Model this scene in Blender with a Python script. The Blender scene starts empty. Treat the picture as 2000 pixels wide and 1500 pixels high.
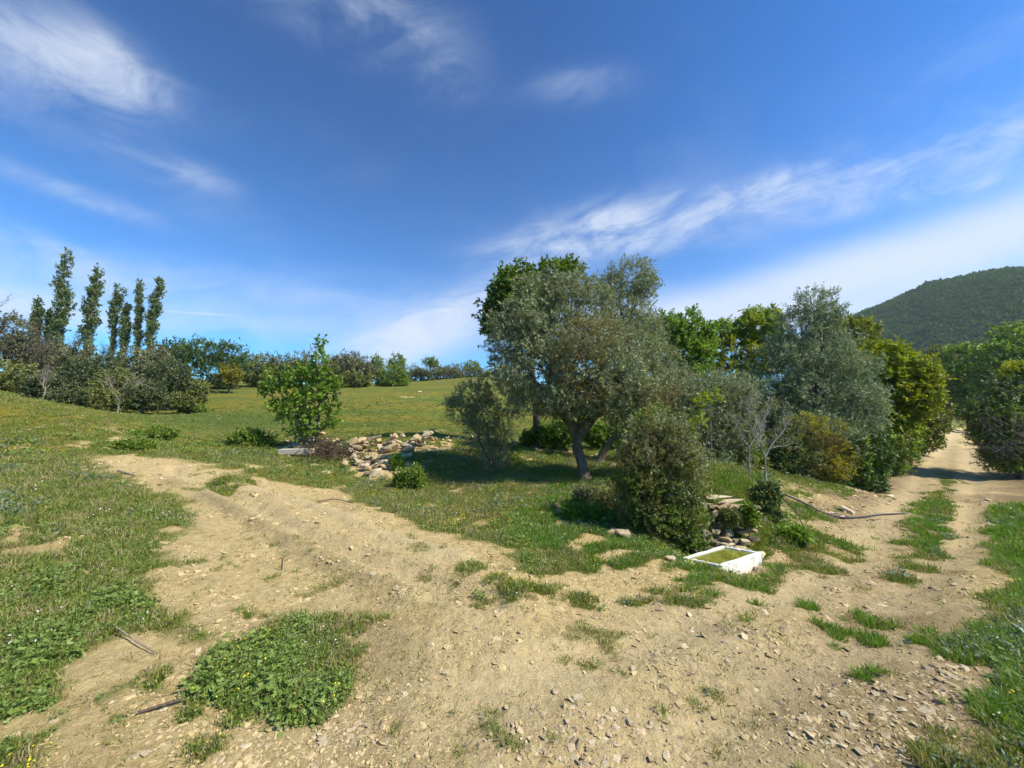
import bpy, math, random
import numpy as np
from mathutils import Vector

# ------------------------------------------------------------------ camera, world, sun, exposure
SC = bpy.context.scene
COL = SC.collection
FPX, PITCH, CAMH = 751.0, math.radians(4.9), 1.6
cam_d = bpy.data.cameras.new('camera'); cam = bpy.data.objects.new('camera', cam_d); COL.objects.link(cam)
cam.location = (0, 0, CAMH); cam.rotation_euler = (math.radians(90) + PITCH, 0, 0)
cam_d.sensor_width = 36; cam_d.lens = 36 * FPX / 2000; cam_d.clip_start = .05; cam_d.clip_end = 6000
SC.camera = cam
SC.cycles.max_bounces = 6; SC.cycles.diffuse_bounces = 3; SC.cycles.glossy_bounces = 2; SC.cycles.transmission_bounces = 3
SC.cycles.use_adaptive_sampling = True; SC.cycles.adaptive_threshold = .03
SC.view_settings.view_transform = 'Standard'; SC.view_settings.look = 'None'
SC.view_settings.exposure = 0.80; SC.view_settings.gamma = 1; SC.view_settings.use_curve_mapping = False
SUN_DIR = Vector((.70, -.26, .80)).normalized()
SUN_EL = math.asin(SUN_DIR.z); SUN_AZ = math.atan2(SUN_DIR.x, SUN_DIR.y)
sun_d = bpy.data.lights.new('sun', 'SUN'); sun = bpy.data.objects.new('sun', sun_d); COL.objects.link(sun)
sun_d.energy = 4.6; sun_d.angle = math.radians(.6); sun_d.color = (1, .94, .84)
sun.rotation_euler = SUN_DIR.to_track_quat('Z', 'Y').to_euler()
SKY_STRENGTH = .105

CT, ST = math.cos(PITCH), math.sin(PITCH)
def ray(px, py):
    u = (px - 1000) / FPX; v = (750 - py) / FPX
    return np.array([u, CT - v * ST, ST + v * CT])
def W(px, py, Y):                       # the world point seen at a pixel of the photograph, Y metres ahead
    d = ray(px, py); t = Y / d[1]
    return np.array([d[0] * t, Y, CAMH + d[2] * t])

def build_world():
    w = bpy.data.worlds.new('World'); SC.world = w; w.use_nodes = True
    nt = w.node_tree; nt.nodes.clear(); N = nt.nodes.new; L = nt.links.new
    out = N('ShaderNodeOutputWorld'); bg = N('ShaderNodeBackground'); bg.inputs['Strength'].default_value = SKY_STRENGTH
    sky = N('ShaderNodeTexSky'); sky.sky_type = 'NISHITA'; sky.sun_disc = False
    sky.sun_elevation = SUN_EL; sky.sun_rotation = SUN_AZ
    sky.altitude = 400; sky.air_density = 1.0; sky.dust_density = .35; sky.ozone_density = 2.2
    tc = N('ShaderNodeTexCoord'); D = tc.outputs['Generated']
    def math_(op, a, b=None, c=None, clamp=False):
        m = N('ShaderNodeMath'); m.operation = op; m.use_clamp = clamp
        for i, v in enumerate((a, b, c)):
            if v is None: continue
            if isinstance(v, (int, float)): m.inputs[i].default_value = v
            else: L(v, m.inputs[i])
        return m.outputs[0]
    def dot(vec):
        m = N('ShaderNodeVectorMath'); m.operation = 'DOT_PRODUCT'; L(D, m.inputs[0]); m.inputs[1].default_value = vec
        return m.outputs['Value']
    def blob(px, py, ang, lu, lv, s):    # soft streak in the direction of the sky seen there
        c = Vector(ray(px, py)); k = 1 / c.length; c.normalize()
        a = math.radians(ang)
        q = Vector(ray(px + 10 * math.cos(a), py - 10 * math.sin(a))).normalized() - c
        q = (q - c * q.dot(c)).normalized(); b = c.cross(q)
        ku = lu / FPX * k * .92; kv = lv / FPX * k * .92
        du = math_('MULTIPLY', dot(q), 1 / ku); dv = math_('MULTIPLY', dot(b), 1 / kv)
        e = math_('ADD', math_('MULTIPLY', du, du), math_('MULTIPLY', dv, dv))
        g = math_('EXPONENT', math_('MULTIPLY', e, -1.0))
        f = math_('GREATER_THAN', dot(c), 0)
        return math_('MULTIPLY', math_('MULTIPLY', g, f), s)
    blobs = [(70, 95, -20, 190, 62, .85), (230, 130, -40, 90, 40, .6), (230, 175, -50, 70, 50, .5), (160, 250, -30, 260, 60, .22), (150, 378, -20, 110, 20, .5), (375, 342, -18, 60, 22, .5),
             (700, 30, -25, 170, 60, .62), (800, 90, -35, 120, 70, .32), (1120, 165, 5, 100, 30, .22),
             (1380, 415, 14, 330, 44, 1.35), (1215, 448, 9, 200, 42, 1.7), (1640, 330, 16, 240, 30, .62), (1060, 480, 5, 120, 34, .45),
             (850, 625, 26, 120, 34, 1.1), (790, 680, 8, 110, 40, 1.7), (930, 590, 30, 90, 18, .4), 
             (1790, 385, 13, 170, 17, .62), (1920, 205, 6, 150, 50, .45), (1900, 100, 20, 200, 60, .25), (1950, 300, 20, 160, 60, .4),
             (10, 590, -8, 200, 46, .75), (90, 500, -20, 260, 36, .35), (480, 560, -5, 420, 36, .32), (400, 640, 0, 500, 40, .35), (1150, 640, 0, 420, 45, .4)]
    smooth_bl = [(1420, 590, 14, 230, 42, .9), (1700, 525, 18, 330, 50, 1.1), (2020, 440, 22, 240, 60, 1.0), (1760, 600, 6, 300, 50, .9), (1300, 625, 5, 160, 30, .5), (10, 590, -8, 130, 34, .7), (500, 600, -4, 380, 40, .28), (820, 660, 12, 130, 36, .8), (1180, 600, 0, 260, 40, .3)]
    acc = acc2 = None
    for b in blobs:
        v = blob(*b); acc = v if acc is None else math_('ADD', acc, v)
    for b in smooth_bl:
        v = blob(*b); acc2 = v if acc2 is None else math_('ADD', acc2, v)
    # wispy structure: noise drawn out along the drift of the cirrus, warped by a second noise
    def noise(scale, detail, rough, dist, sc, rz=0):
        mp = N('ShaderNodeMapping'); mp.vector_type = 'TEXTURE'; L(D, mp.inputs['Vector'])
        mp.inputs['Scale'].default_value = sc; mp.inputs['Rotation'].default_value = (0, rz, 0)
        n = N('ShaderNodeTexNoise'); L(mp.outputs[0], n.inputs['Vector'])
        n.inputs['Scale'].default_value = scale; n.inputs['Detail'].default_value = detail
        n.inputs['Roughness'].default_value = rough; n.inputs['Distortion'].default_value = dist
        return n.outputs['Fac']
    n1 = noise(4.2, 9, .60, .5, (1.9, 1.4, .8), math.radians(-14))
    n2 = noise(1.6, 7, .55, .8, (1.5, 1.5, .6), math.radians(12))
    n3 = noise(11, 8, .68, 1.0, (2.2, 1.2, .7), math.radians(-10))
    w1 = math_('MULTIPLY', math_('SUBTRACT', n1, .34), 3.2, clamp=False)
    w1 = math_('MULTIPLY', math_('MAXIMUM', w1, .10), math_('ADD', .30, math_('MULTIPLY', math_('MAXIMUM', math_('SUBTRACT', n3, .36), 0), 4.6)))
    w2 = math_('ADD', math_('MULTIPLY', math_('SUBTRACT', n2, .5), 1.6), .85); w2 = math_('MAXIMUM', math_('ADD', w2, math_('MULTIPLY', math_('SUBTRACT', n3, .5), .5)), .1)
    clouds = math_('ADD', math_('MULTIPLY', acc, w1), math_('MULTIPLY', acc2, w2))
    base = math_('MULTIPLY', math_('MAXIMUM', math_('SUBTRACT', n2, .54), 0), .8)   # thin veil over the whole sky
    veil = math_('MULTIPLY', base, n1)
    tot = math_('ADD', clouds, veil)
    con = blob(388, 612, -3.5, 62, 2.0, 1.0)
    tot = math_('ADD', tot, math_('MULTIPLY', con, .55))
    dens = math_('SUBTRACT', 1, math_('EXPONENT', math_('MULTIPLY', tot, -1.15)))
    sx = N('ShaderNodeSeparateXYZ'); L(D, sx.inputs[0]); zz = math_('MAXIMUM', sx.outputs['Z'], 0)
    hz_ = math_('MULTIPLY', math_('EXPONENT', math_('MULTIPLY', zz, -4.5)), .97)
    hs = N('ShaderNodeHueSaturation'); hs.inputs['Saturation'].default_value = 1.5; hs.inputs['Value'].default_value = 1.0
    gm = N('ShaderNodeGamma'); gm.inputs['Gamma'].default_value = 1.7; L(sky.outputs[0], gm.inputs['Color'])
    ml = N('ShaderNodeVectorMath'); ml.operation = 'MULTIPLY'; L(gm.outputs[0], ml.inputs[0]); ml.inputs[1].default_value = (.33, .42, .42)
    L(ml.outputs[0], hs.inputs['Color'])
    mx = N('ShaderNodeMix'); mx.data_type = 'RGBA'
    mh = N('ShaderNodeMix'); mh.data_type = 'RGBA'; L(hz_, mh.inputs['Factor']); L(hs.outputs[0], mh.inputs['A']); mh.inputs['B'].default_value = (2.1, 2.95, 4.5, 1)
    L(dens, mx.inputs['Factor']); L(mh.outputs['Result'], mx.inputs['A']); mx.inputs['B'].default_value = (4.3, 4.8, 5.5, 1)
    L(mx.outputs['Result'], bg.inputs['Color']); L(bg.outputs[0], out.inputs[0])
build_world()

# ------------------------------------------------------------------ numpy noise
def _hash(ix, iy, seed):
    h = (ix.astype(np.int64) * 374761393 + iy.astype(np.int64) * 668265263 + seed * 1442695041) & 0x7fffffff
    h = ((h ^ (h >> 13)) * 1274126177) & 0x7fffffff
    return ((h ^ (h >> 16)) & 0xffff) / 65535.0
def vnoise(x, y, seed=0):
    ix = np.floor(x); iy = np.floor(y); fx = x - ix; fy = y - iy
    fx = fx * fx * (3 - 2 * fx); fy = fy * fy * (3 - 2 * fy)
    a = _hash(ix, iy, seed); b = _hash(ix + 1, iy, seed); c = _hash(ix, iy + 1, seed); d = _hash(ix + 1, iy + 1, seed)
    return (a + (b - a) * fx) * (1 - fy) + (c + (d - c) * fx) * fy
def fbm(x, y, s, octv=4, seed=0, gain=.5):
    t = 0; a = 1; n = 0; f = 1 / s; ca, sa = math.cos(.6), math.sin(.6)
    for o in range(octv):
        t = t + a * vnoise(x * f + 17.3 * o, y * f - 9.1 * o, seed + o); n += a; a *= gain; f *= 2.03
        x, y = ca * x - sa * y, sa * x + ca * y
    return t / n
def sstep(a, b, x):
    t = np.clip((x - a) / (b - a), 0, 1); return t * t * (3 - 2 * t)

# ------------------------------------------------------------------ terrain
CP = []
for px, py, Y in [
    (600, 1300, 2.62), (1000, 1350, 2.42), (1400, 1350, 2.5), (1000, 1250, 2.9), (1000, 1150, 3.8), (1400, 1200, 3.5), (600, 1150, 3.75), (800, 1050, 5.3),
    (500, 1000, 6.0), (700, 1000, 6.3), (300, 900, 9.2), (500, 930, 8.8), (300, 1100, 4.1), (0, 1200, 3.0), (-200, 1100, 3.6), (0, 1000, 5.2), (200, 1000, 5.6), (0, 900, 8.2), (-300, 900, 7.5),
    (0, 830, 11.5), (150, 870, 10.2), (0, 775, 15), (110, 794, 15.3), (210, 815, 15.5), (330, 848, 15), (-400, 700, 14), (150, 812, 13),
    (900, 1000, 7.2), (1000, 950, 9), (1142, 938, 10.3), (1050, 1000, 7.2), (1090, 1020, 6.6), (1140, 1060, 5.7), (1100, 1110, 4.7), (1250, 1085, 5.3), (1330, 1096, 5.6), (1409, 1121, 5.42), (1486, 1101, 5.92), (1353, 1104, 5.85), (1250, 1150, 4.4),
    (1220, 1010, 7.2), (1300, 935, 9.0), (1370, 1092, 6.35), (1410, 1090, 6.35), (1460, 1086, 6.5), (1370, 968, 7.1), (1410, 966, 7.1), (1450, 968, 7.25), (1500, 935, 9.6), (1650, 955, 10.6), (1540, 985, 8.2), (1600, 1000, 8.4), (1560, 1060, 6.9), (1640, 1100, 6.1), (1700, 1030, 8.0),
    (1740, 1000, 9.0), (1810, 920, 14.5), (1850, 880, 20), (1870, 845, 33), (1890, 1060, 7.0), (1900, 1000, 9.0), (1990, 1000, 8.4), (2300, 1050, 6.5), (1990, 1200, 3.7), (1990, 1400, 2.25), (1600, 1300, 2.75), (1600, 1180, 4.2),
    (1940, 925, 14.5), (2050, 910, 15), (1700, 960, 11.5), (1780, 890, 17.5),
    (800, 880, 12.6), (600, 890, 12.2), (650, 935, 9.7), (800, 930, 10.4), (960, 915, 11.3), (1000, 865, 15), (450, 850, 15.5), (420, 825, 20), (350, 802, 27), (600, 835, 19), (800, 835, 20), (700, 795, 29),
    (850, 790, 32), (450, 757, 44), (700, 752, 52), (850, 742, 60), (940, 735, 64), (1000, 800, 32), (1200, 872, 16), (1400, 858, 19), (1700, 845, 26), (200, 790, 28), (60, 760, 32), (100, 740, 45), (1400, 790, 60), (1850, 830, 55)]:
    CP.append(W(px, py, Y))
for x, y, z in [(0, 0, 0), (1, .8, -.02), (-1, .8, .02), (0, -3, 0), (4, -2, -.3), (-4, -2, .3), (0, -20, -1), (20, -12, -1.5), (-20, -12, 2), (-40, -60, 4), (50, -50, -2), (-60, 10, 7), (-60, 60, 8), (-20, 110, 9.5), (30, 110, 7),
                (60, 60, 3), (110, 40, 5), (150, 150, 8), (-150, 150, 10), (0, 300, 8), (-300, 0, 12), (0, -300, -5), (300, 0, 10), (300, 300, 12), (-300, 300, 10), (-300, -300, 0), (300, -300, 0), (0, 700, 6), (700, 200, 12), (-700, 0, 12), (0, -700, -5)]:
    CP.append(np.array([x, y, z], float))
CP = np.array(CP)
def warp(x, y):
    r = np.sqrt(x * x + y * y) + 1e-9; k = np.log1p(r / 3.0) / r
    return x * k, y * k
_u, _v = warp(CP[:, 0], CP[:, 1]); _n = len(CP)
def _tk(r2): return np.where(r2 > 1e-12, .5 * r2 * np.log(r2 + 1e-12), 0)
_A = np.zeros((_n + 3, _n + 3)); _A[:_n, :_n] = _tk((_u[:, None] - _u) ** 2 + (_v[:, None] - _v) ** 2) + np.eye(_n) * .0006
_A[:_n, _n] = 1; _A[:_n, _n + 1] = _u; _A[:_n, _n + 2] = _v; _A[_n:, :_n] = _A[:_n, _n:].T
_w = np.linalg.solve(_A, np.concatenate([CP[:, 2], [0, 0, 0]]))
def H0(x, y):
    x = np.asarray(x, float); y = np.asarray(y, float); sh = x.shape; x = x.ravel(); y = y.ravel()
    o = np.empty(len(x))
    for i in range(0, len(x), 60000):
        u, v = warp(x[i:i + 60000], y[i:i + 60000])
        k = _tk((u[:, None] - _u) ** 2 + (v[:, None] - _v) ** 2)
        o[i:i + 60000] = k @ _w[:_n] + _w[_n] + _w[_n + 1] * u + _w[_n + 2] * v
    return o.reshape(sh)
_ts = np.geomspace(.5, 600, 700)
def G(px, py, Hf=None):                 # where the photograph's pixel meets the ground
    d = ray(px, py); x = d[0] * _ts; y = d[1] * _ts; z = CAMH + d[2] * _ts
    g = z - (Hf or H0)(x, y); k = np.argmax(g < 0)
    if g[k] >= 0: k = len(_ts) - 1
    k = max(k, 1); f = g[k - 1] / (g[k - 1] - g[k] + 1e-12); t = _ts[k - 1] + (_ts[k] - _ts[k - 1]) * f
    return np.array([d[0] * t, d[1] * t])
def poly_w(pts): return np.array([G(*p) for p in pts])
def sd_poly(P, x, y):                   # signed distance, negative inside
    d = np.full(x.shape, 1e9); ins = np.zeros(x.shape, bool)
    for i in range(len(P)):
        a = P[i]; b = P[(i + 1) % len(P)]; e = b - a
        wx = x - a[0]; wy = y - a[1]; t = np.clip((wx * e[0] + wy * e[1]) / (e @ e + 1e-12), 0, 1)
        d = np.minimum(d, np.hypot(wx - e[0] * t, wy - e[1] * t))
        c = ((a[1] > y) != (b[1] > y)) & (x < (b[0] - a[0]) * (y - a[1]) / (b[1] - a[1] + 1e-12) + a[0]); ins ^= c
    return np.where(ins, -d, d)
def sd_line(P, x, y):
    d = np.full(x.shape, 1e9)
    for i in range(len(P) - 1):
        a = P[i]; e = P[i + 1] - a; t = np.clip(((x - a[0]) * e[0] + (y - a[1]) * e[1]) / (e @ e + 1e-12), 0, 1)
        d = np.minimum(d, np.hypot(x - a[0] - e[0] * t, y - a[1] - e[1] * t))
    return d
DIRT = poly_w([(225, 893), (330, 903), (420, 922), (500, 938), (560, 946), (640, 958), (690, 985), (745, 1005), (780, 1025), (860, 1045), (930, 1065), (985, 1092), (1050, 1128), (1120, 1142), (1200, 1152), (1300, 1165), (1390, 1160),
               (1480, 1142), (1540, 1122), (1620, 1112), (1655, 1092), (1640, 1060), (1600, 1040), (1550, 1020), (1530, 985), (1580, 968), (1660, 962), (1720, 952), (1745, 905), (1800, 878), (1828, 862), (1838, 842), (1842, 832), (1905, 832), (1915, 860),
               (1935, 895), (1990, 915), (2080, 935), (2120, 985), (1985, 976), (1915, 978), (1912, 1030), (1912, 1090), (1945, 1140), (1905, 1190), (1880, 1230), (1940, 1290), (1945, 1350), (1890, 1420), (1880, 1500), (1900, 1600), (1950, 1800), (60, 1800), (80, 1600),
               (105, 1500), (120, 1460), (90, 1425), (150, 1390), (190, 1300), (260, 1252), (330, 1270), (400, 1265), (452, 1238), (450, 1205), (385, 1185), (335, 1150), (385, 1128), (405, 1085), (375, 1050), (405, 1010), (360, 970), (300, 935), (225, 905)])
BL = []                                # green patches on the dirt (+) and bare patches in the green (-)
def add_blob(cx, cy, rx, ry, s):
    c = G(cx, cy); a = G(cx + rx, cy) - c; b = (G(cx, cy - ry) - G(cx, cy + ry)) / 2
    M = np.array([a, b]).T
    BL.append((c, np.linalg.inv(M), s))
for t in [(590, 1235, 95, 52, 1.3), (520, 1330, 105, 70, 1.4), (470, 1400, 95, 45, 1.3), (610, 1330, 80, 60, 1.2), (640, 1420, 32, 22, .9), (995, 1188, 40, 20, .95), (930, 1172, 60, 14, .7), (1040, 1160, 60, 14, .7), (1130, 1172, 45, 15, .9), (840, 1258, 38, 12, .7),
          (945, 1272, 18, 8, .6), (455, 944, 55, 12, 1.1), (1560, 1188, 45, 8, .7), (1640, 1150, 50, 7, .5), (1790, 1112, 34, 11, 1.1), (1755, 1130, 32, 9, 1.1), (1805, 1055, 34, 40, 1.4), (1828, 990, 30, 34, 1.4), (1848, 945, 16, 24, .9), (2010, 1035, 62, 52, 2.2), (2010, 1200, 70, 60, 1.8), (1985, 1350, 60, 70, 1.6), (1960, 1470, 60, 60, 1.6), (1600, 1085, 70, 26, 1.5), (1440, 1135, 75, 14, 1.2),
          (1570, 1085, 75, 30, 1.5), (1500, 1120, 50, 14, .9), (300, 1305, 26, 26, .7), (420, 1330, 20, 14, .5), (55, 1485, 62, 28, 1.2), (1935, 1165, 32, 15, .9), (560, 1150, 25, 8, .45), (740, 1260, 25, 20, .4), (880, 1140, 20, 8, .6),
          (1300, 1150, 70, 9, .8), (1210, 1140, 80, 10, .7), (1700, 1240, 60, 18, .4), (1660, 1400, 90, 40, .45), (1760, 1440, 80, 40, .55), (1600, 960, 70, 8, .8), (1590, 1000, 40, 12, .6), (1400, 1290, 20, 6, .4), (1300, 1400, 14, 8, .5), (1240, 1440, 16, 8, .5), (1840, 1270, 60, 20, .6), (1860, 1400, 40, 30, .5), (380, 1110, 40, 14, .6), (700, 1200, 30, 10, .6)]:
    add_blob(*t)
for t in [(1085, 1003, 12, 30, -1.1), (1150, 1058, 60, 10, -1.0), (1215, 1082, 60, 9, -.9), (1290, 1106, 55, 9, -1.1), (1120, 1125, 60, 8, -1.0), (1340, 1140, 40, 8, -.8), (15, 1048, 40, 22, -.9), (250, 905, 40, 10, -.7), (120, 870, 80, 8, -.55), (240, 855, 25, 7, -.8),
          (1250, 1128, 60, 6, -.9), (1080, 1090, 20, 6, -.5), (720, 745, 26, 8, -.7), (830, 778, 110, 2.2, -.5), (1130, 880, 60, 8, -.5), (880, 870, 60, 10, -.55), (740, 915, 60, 22, -1.2), (640, 884, 90, 9, -1.3), (780, 878, 90, 8, -1.3), (1405, 1030, 55, 50, -1.3), (1450, 1118, 50, 12, -1.0), (1510, 1095, 30, 16, -1.3), (860, 890, 60, 14, -.35), (300, 1150, 40, 8, -.6), (560, 910, 10, 3, -.5), (1400, 990, 40, 30, -.6), (1190, 1030, 30, 12, -.7)]:
    add_blob(*t)
_rb = random.Random(4)
for _i in range(34):
    _x = _rb.uniform(850, 1420); _y = 1128 + (_x - 850) * .035 + _rb.uniform(-22, 46); add_blob(_x, _y, _rb.uniform(14, 38), _rb.uniform(4, 9), _rb.uniform(.7, 1.1))
for _i in range(26):
    add_blob(_rb.uniform(380, 1750), _rb.uniform(1160, 1430), _rb.uniform(8, 22), _rb.uniform(4, 9), _rb.uniform(.55, .8))
MOT = poly_w([(900, 1165), (1050, 1140), (1180, 1110), (1290, 1130), (1420, 1140)])
def grass_mask(x, y):
    r = np.hypot(x, y)
    n = fbm(x, y, .9, 5, 3) - .5; n2 = fbm(x, y, .22, 4, 9) - .5
    sd = sd_poly(DIRT, x, y) + n * np.clip(.08 * r, .2, .7) + n2 * np.clip(.06 * r, .12, .5)
    g = sstep(-.10, .34, sd / np.clip(r * .25, .5, 3)) * 1.0
    add = np.zeros_like(x); sub = np.zeros_like(x)
    wa = .12 + 0 * r; wx = x + (fbm(x, y, .38, 4, 201) - .5) * wa * 5 + (fbm(x, y, .09, 3, 203) - .5) * wa * 1.2; wy = y + (fbm(x, y, .38, 4, 211) - .5) * wa * 5 + (fbm(x, y, .09, 3, 213) - .5) * wa * 1.2
    for c, Mi, s in BL:
        dx = wx - c[0]; dy = wy - c[1]
        u = Mi[0, 0] * dx + Mi[0, 1] * dy; v = Mi[1, 0] * dx + Mi[1, 1] * dy
        q = u * u + v * v
        k = np.exp(-q * q * .55)
        if s > 0: add = np.maximum(add, k * s)
        else: sub = np.maximum(sub, -k * s)
    add = sstep(.30, 1.05, add + (n * 1.0 + n2 * 2.0) * (add > .02)); sub = sstep(.35, .8, sub + (n + n2) * .8 * (sub > .02))
    g = np.maximum(g, add); g = g * (1 - sub)
    sp = fbm(x, y, .55, 4, 41) * .6 + fbm(x, y, .12, 3, 55) * .4    # scattered weeds and thin spots
    g = np.maximum(g, sstep(.60, .72, sp) * .5 * (r > 2))
    mot = np.exp(-np.clip(sd_line(MOT, x, y) / .6, 0, 5) ** 2); g = np.clip(g - mot * sstep(.48, .62, fbm(x, y, .4, 4, 91)) * .9, 0, 1)
    g = g * (1 - .7 * sstep(.63, .72, fbm(x, y, .5, 5, 77)) * sstep(30, 12, r))
    return np.clip(g, 0, 1)
RUTS = [(poly_w([(1880, 842), (1850, 868), (1800, 930), (1745, 1000), (1690, 1075), (1560, 1150), (1400, 1200), (1150, 1280), (900, 1400)]), .20, -.03),
        (poly_w([(1890, 870), (1905, 930), (1890, 1010), (1880, 1070), (1810, 1140), (1650, 1270), (1500, 1350), (1300, 1500)]), .20, -.035),
        (poly_w([(330, 915), (480, 975), (600, 1040), (760, 1100), (950, 1170)]), .17, -.075),
        (poly_w([(450, 940), (600, 985), (740, 1040), (900, 1090)]), .15, .055),
        (poly_w([(400, 960), (520, 1030), (640, 1090), (800, 1170)]), .13, .05)]
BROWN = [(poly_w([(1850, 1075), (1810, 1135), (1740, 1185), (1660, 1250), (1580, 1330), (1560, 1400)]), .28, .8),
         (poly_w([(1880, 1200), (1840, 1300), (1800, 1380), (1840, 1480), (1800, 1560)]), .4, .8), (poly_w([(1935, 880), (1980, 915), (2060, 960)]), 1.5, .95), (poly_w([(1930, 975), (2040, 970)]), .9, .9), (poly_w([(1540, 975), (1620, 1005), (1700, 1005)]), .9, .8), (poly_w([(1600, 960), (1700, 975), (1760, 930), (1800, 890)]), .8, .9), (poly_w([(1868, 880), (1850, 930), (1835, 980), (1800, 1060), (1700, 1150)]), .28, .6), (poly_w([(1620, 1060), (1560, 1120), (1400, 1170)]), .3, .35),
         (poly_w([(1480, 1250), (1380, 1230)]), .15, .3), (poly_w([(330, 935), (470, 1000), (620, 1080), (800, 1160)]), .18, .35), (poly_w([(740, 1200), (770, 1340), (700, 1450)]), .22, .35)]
def palef(x, y):
    v = np.zeros_like(x)
    for k_, wd in ((0, .42), (1, .42), (2, .30), (3, .22)):
        d = (sd_line(RUTS[k_][0], x, y) + (fbm(x, y, .5, 3, 71) - .5) * .35) / wd; v = np.maximum(v, np.exp(-np.clip(d, 0, 9) ** 2))
    return v * sstep(.25, .5, fbm(x, y, .9, 3, 72) + .1)
def H(x, y):
    x = np.asarray(x, float); y = np.asarray(y, float); r = np.hypot(x, y)
    z = H0(x, y)
    for P, wd, dp in RUTS:
        d = sd_line(P, x, y) + (fbm(x, y, .5, 2, 5) - .5) * .15; k = d / wd
        z = z + dp * np.exp(-k * k) - dp * .4 * np.exp(-(k - 1.7) ** 2)
    z = z + (fbm(x, y, 2.2, 3, 21) - .5) * .10 * sstep(1, 6, r) + (fbm(x, y, 9, 3, 25) - .5) * .5 * sstep(12, 40, r)
    z = z + (fbm(x, y, .28, 4, 31) - .5) * .045 + (np.abs(fbm(x, y, .075, 3, 35) - .5)) * .028
    return z
def Hs(x, y): return float(H(np.array([x]), np.array([y]))[0])

# ------------------------------------------------------------------ helpers: meshes, tags, materials
def mesh_np(name, V, F, mat=None, attrs=None, smooth=False):
    me = bpy.data.meshes.new(name); V = np.asarray(V, np.float32); F = np.asarray(F, np.int32)
    me.vertices.add(len(V)); me.vertices.foreach_set('co', V.ravel())
    k = F.shape[1]; me.loops.add(F.size); me.loops.foreach_set('vertex_index', F.ravel())
    me.polygons.add(len(F)); me.polygons.foreach_set('loop_start', np.arange(0, F.size, k, dtype=np.int32))
    if smooth: me.polygons.foreach_set('use_smooth', np.ones(len(F), bool))
    for n, a in (attrs or {}).items():
        a = np.asarray(a, np.float32)
        if a.ndim == 1: at = me.attributes.new(n, 'FLOAT', 'POINT'); at.data.foreach_set('value', a)
        else: at = me.attributes.new(n, 'FLOAT_VECTOR', 'POINT'); at.data.foreach_set('vector', a.ravel())
    me.update(calc_edges=True)
    if mat: me.materials.append(mat)
    return me
def obj(name, me, parent=None, loc=None):
    o = bpy.data.objects.new(name, me); COL.objects.link(o)
    if parent is not None: o.parent = parent
    if loc is not None: o.location = loc
    return o
def tag(o, label=None, cat=None, group=None, kind=None):
    if label: o['label'] = label
    if cat: o['category'] = cat
    if group: o['group'] = group
    if kind: o['kind'] = kind
    return o
def empty(name, loc, label, cat, group=None):
    o = bpy.data.objects.new(name, None); COL.objects.link(o); o.location = loc; o.empty_display_size = .2
    return tag(o, label, cat, group)
def new_mat(name, rough=.9, spec=.2):
    m = bpy.data.materials.new(name); m.use_nodes = True; nt = m.node_tree; b = nt.nodes['Principled BSDF']
    b.inputs['Roughness'].default_value = rough; b.inputs['Specular IOR Level'].default_value = spec
    return m, nt, b
def ramp(nt, fac, stops):
    r = nt.nodes.new('ShaderNodeValToRGB'); e = r.color_ramp.elements
    while len(e) < len(stops): e.new(.5)
    for k, (p, c) in enumerate(stops): e[k].position = p; e[k].color = (*c, 1)
    nt.links.new(fac, r.inputs[0]); return r.outputs[0]
def noise_n(nt, scale, detail=4, rough=.6, vec=None, dist=0, out='Fac'):
    n = nt.nodes.new('ShaderNodeTexNoise'); n.inputs['Scale'].default_value = scale; n.inputs['Detail'].default_value = detail
    n.inputs['Roughness'].default_value = rough; n.inputs['Distortion'].default_value = dist
    if vec is not None: nt.links.new(vec, n.inputs['Vector'])
    return n.outputs[out]
def mixc(nt, fac, a, b, mode='MIX'):
    m = nt.nodes.new('ShaderNodeMix'); m.data_type = 'RGBA'; m.blend_type = mode
    for s, v in (('Factor', fac), ('A', a), ('B', b)):
        if isinstance(v, (int, float)): m.inputs[s].default_value = v
        elif isinstance(v, tuple): m.inputs[s].default_value = (*v, 1)
        else: nt.links.new(v, m.inputs[s])
    return m.outputs['Result']
def mth(nt, op, a, b=0, clamp=False):
    m = nt.nodes.new('ShaderNodeMath'); m.operation = op; m.use_clamp = clamp
    for i, v in enumerate((a, b)):
        if isinstance(v, (int, float)): m.inputs[i].default_value = v
        else: nt.links.new(v, m.inputs[i])
    return m.outputs[0]
def attr(nt, name, out='Fac'):
    a = nt.nodes.new('ShaderNodeAttribute'); a.attribute_name = name; return a.outputs[out]
def bump(nt, b, h, strength, dist):
    n = nt.nodes.new('ShaderNodeBump'); n.inputs['Strength'].default_value = strength; n.inputs['Distance'].default_value = dist
    nt.links.new(h, n.inputs['Height']); nt.links.new(n.outputs[0], b.inputs['Normal'])
def leaf_mat(name, c0, c1, c2, back=None, transl=.32, rough=.5, spec=.35):
    m, nt, b = new_mat(name, rough, spec)
    col = ramp(nt, attr(nt, 'tint'), [(0, c0), (.5, c1), (1, c2)])
    if back:
        g = nt.nodes.new('ShaderNodeNewGeometry'); col = mixc(nt, g.outputs['Backfacing'], col, back)
    nt.links.new(col, b.inputs['Base Color'])
    tr = nt.nodes.new('ShaderNodeBsdfTranslucent'); nt.links.new(mixc(nt, 1.0, col, (1.25, 1.25, .7), 'MULTIPLY'), tr.inputs[0])
    ms = nt.nodes.new('ShaderNodeMixShader'); ms.inputs[0].default_value = transl
    nt.links.new(b.outputs[0], ms.inputs[1]); nt.links.new(tr.outputs[0], ms.inputs[2])
    nt.links.new(ms.outputs[0], nt.nodes['Material Output'].inputs[0])
    return m
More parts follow.
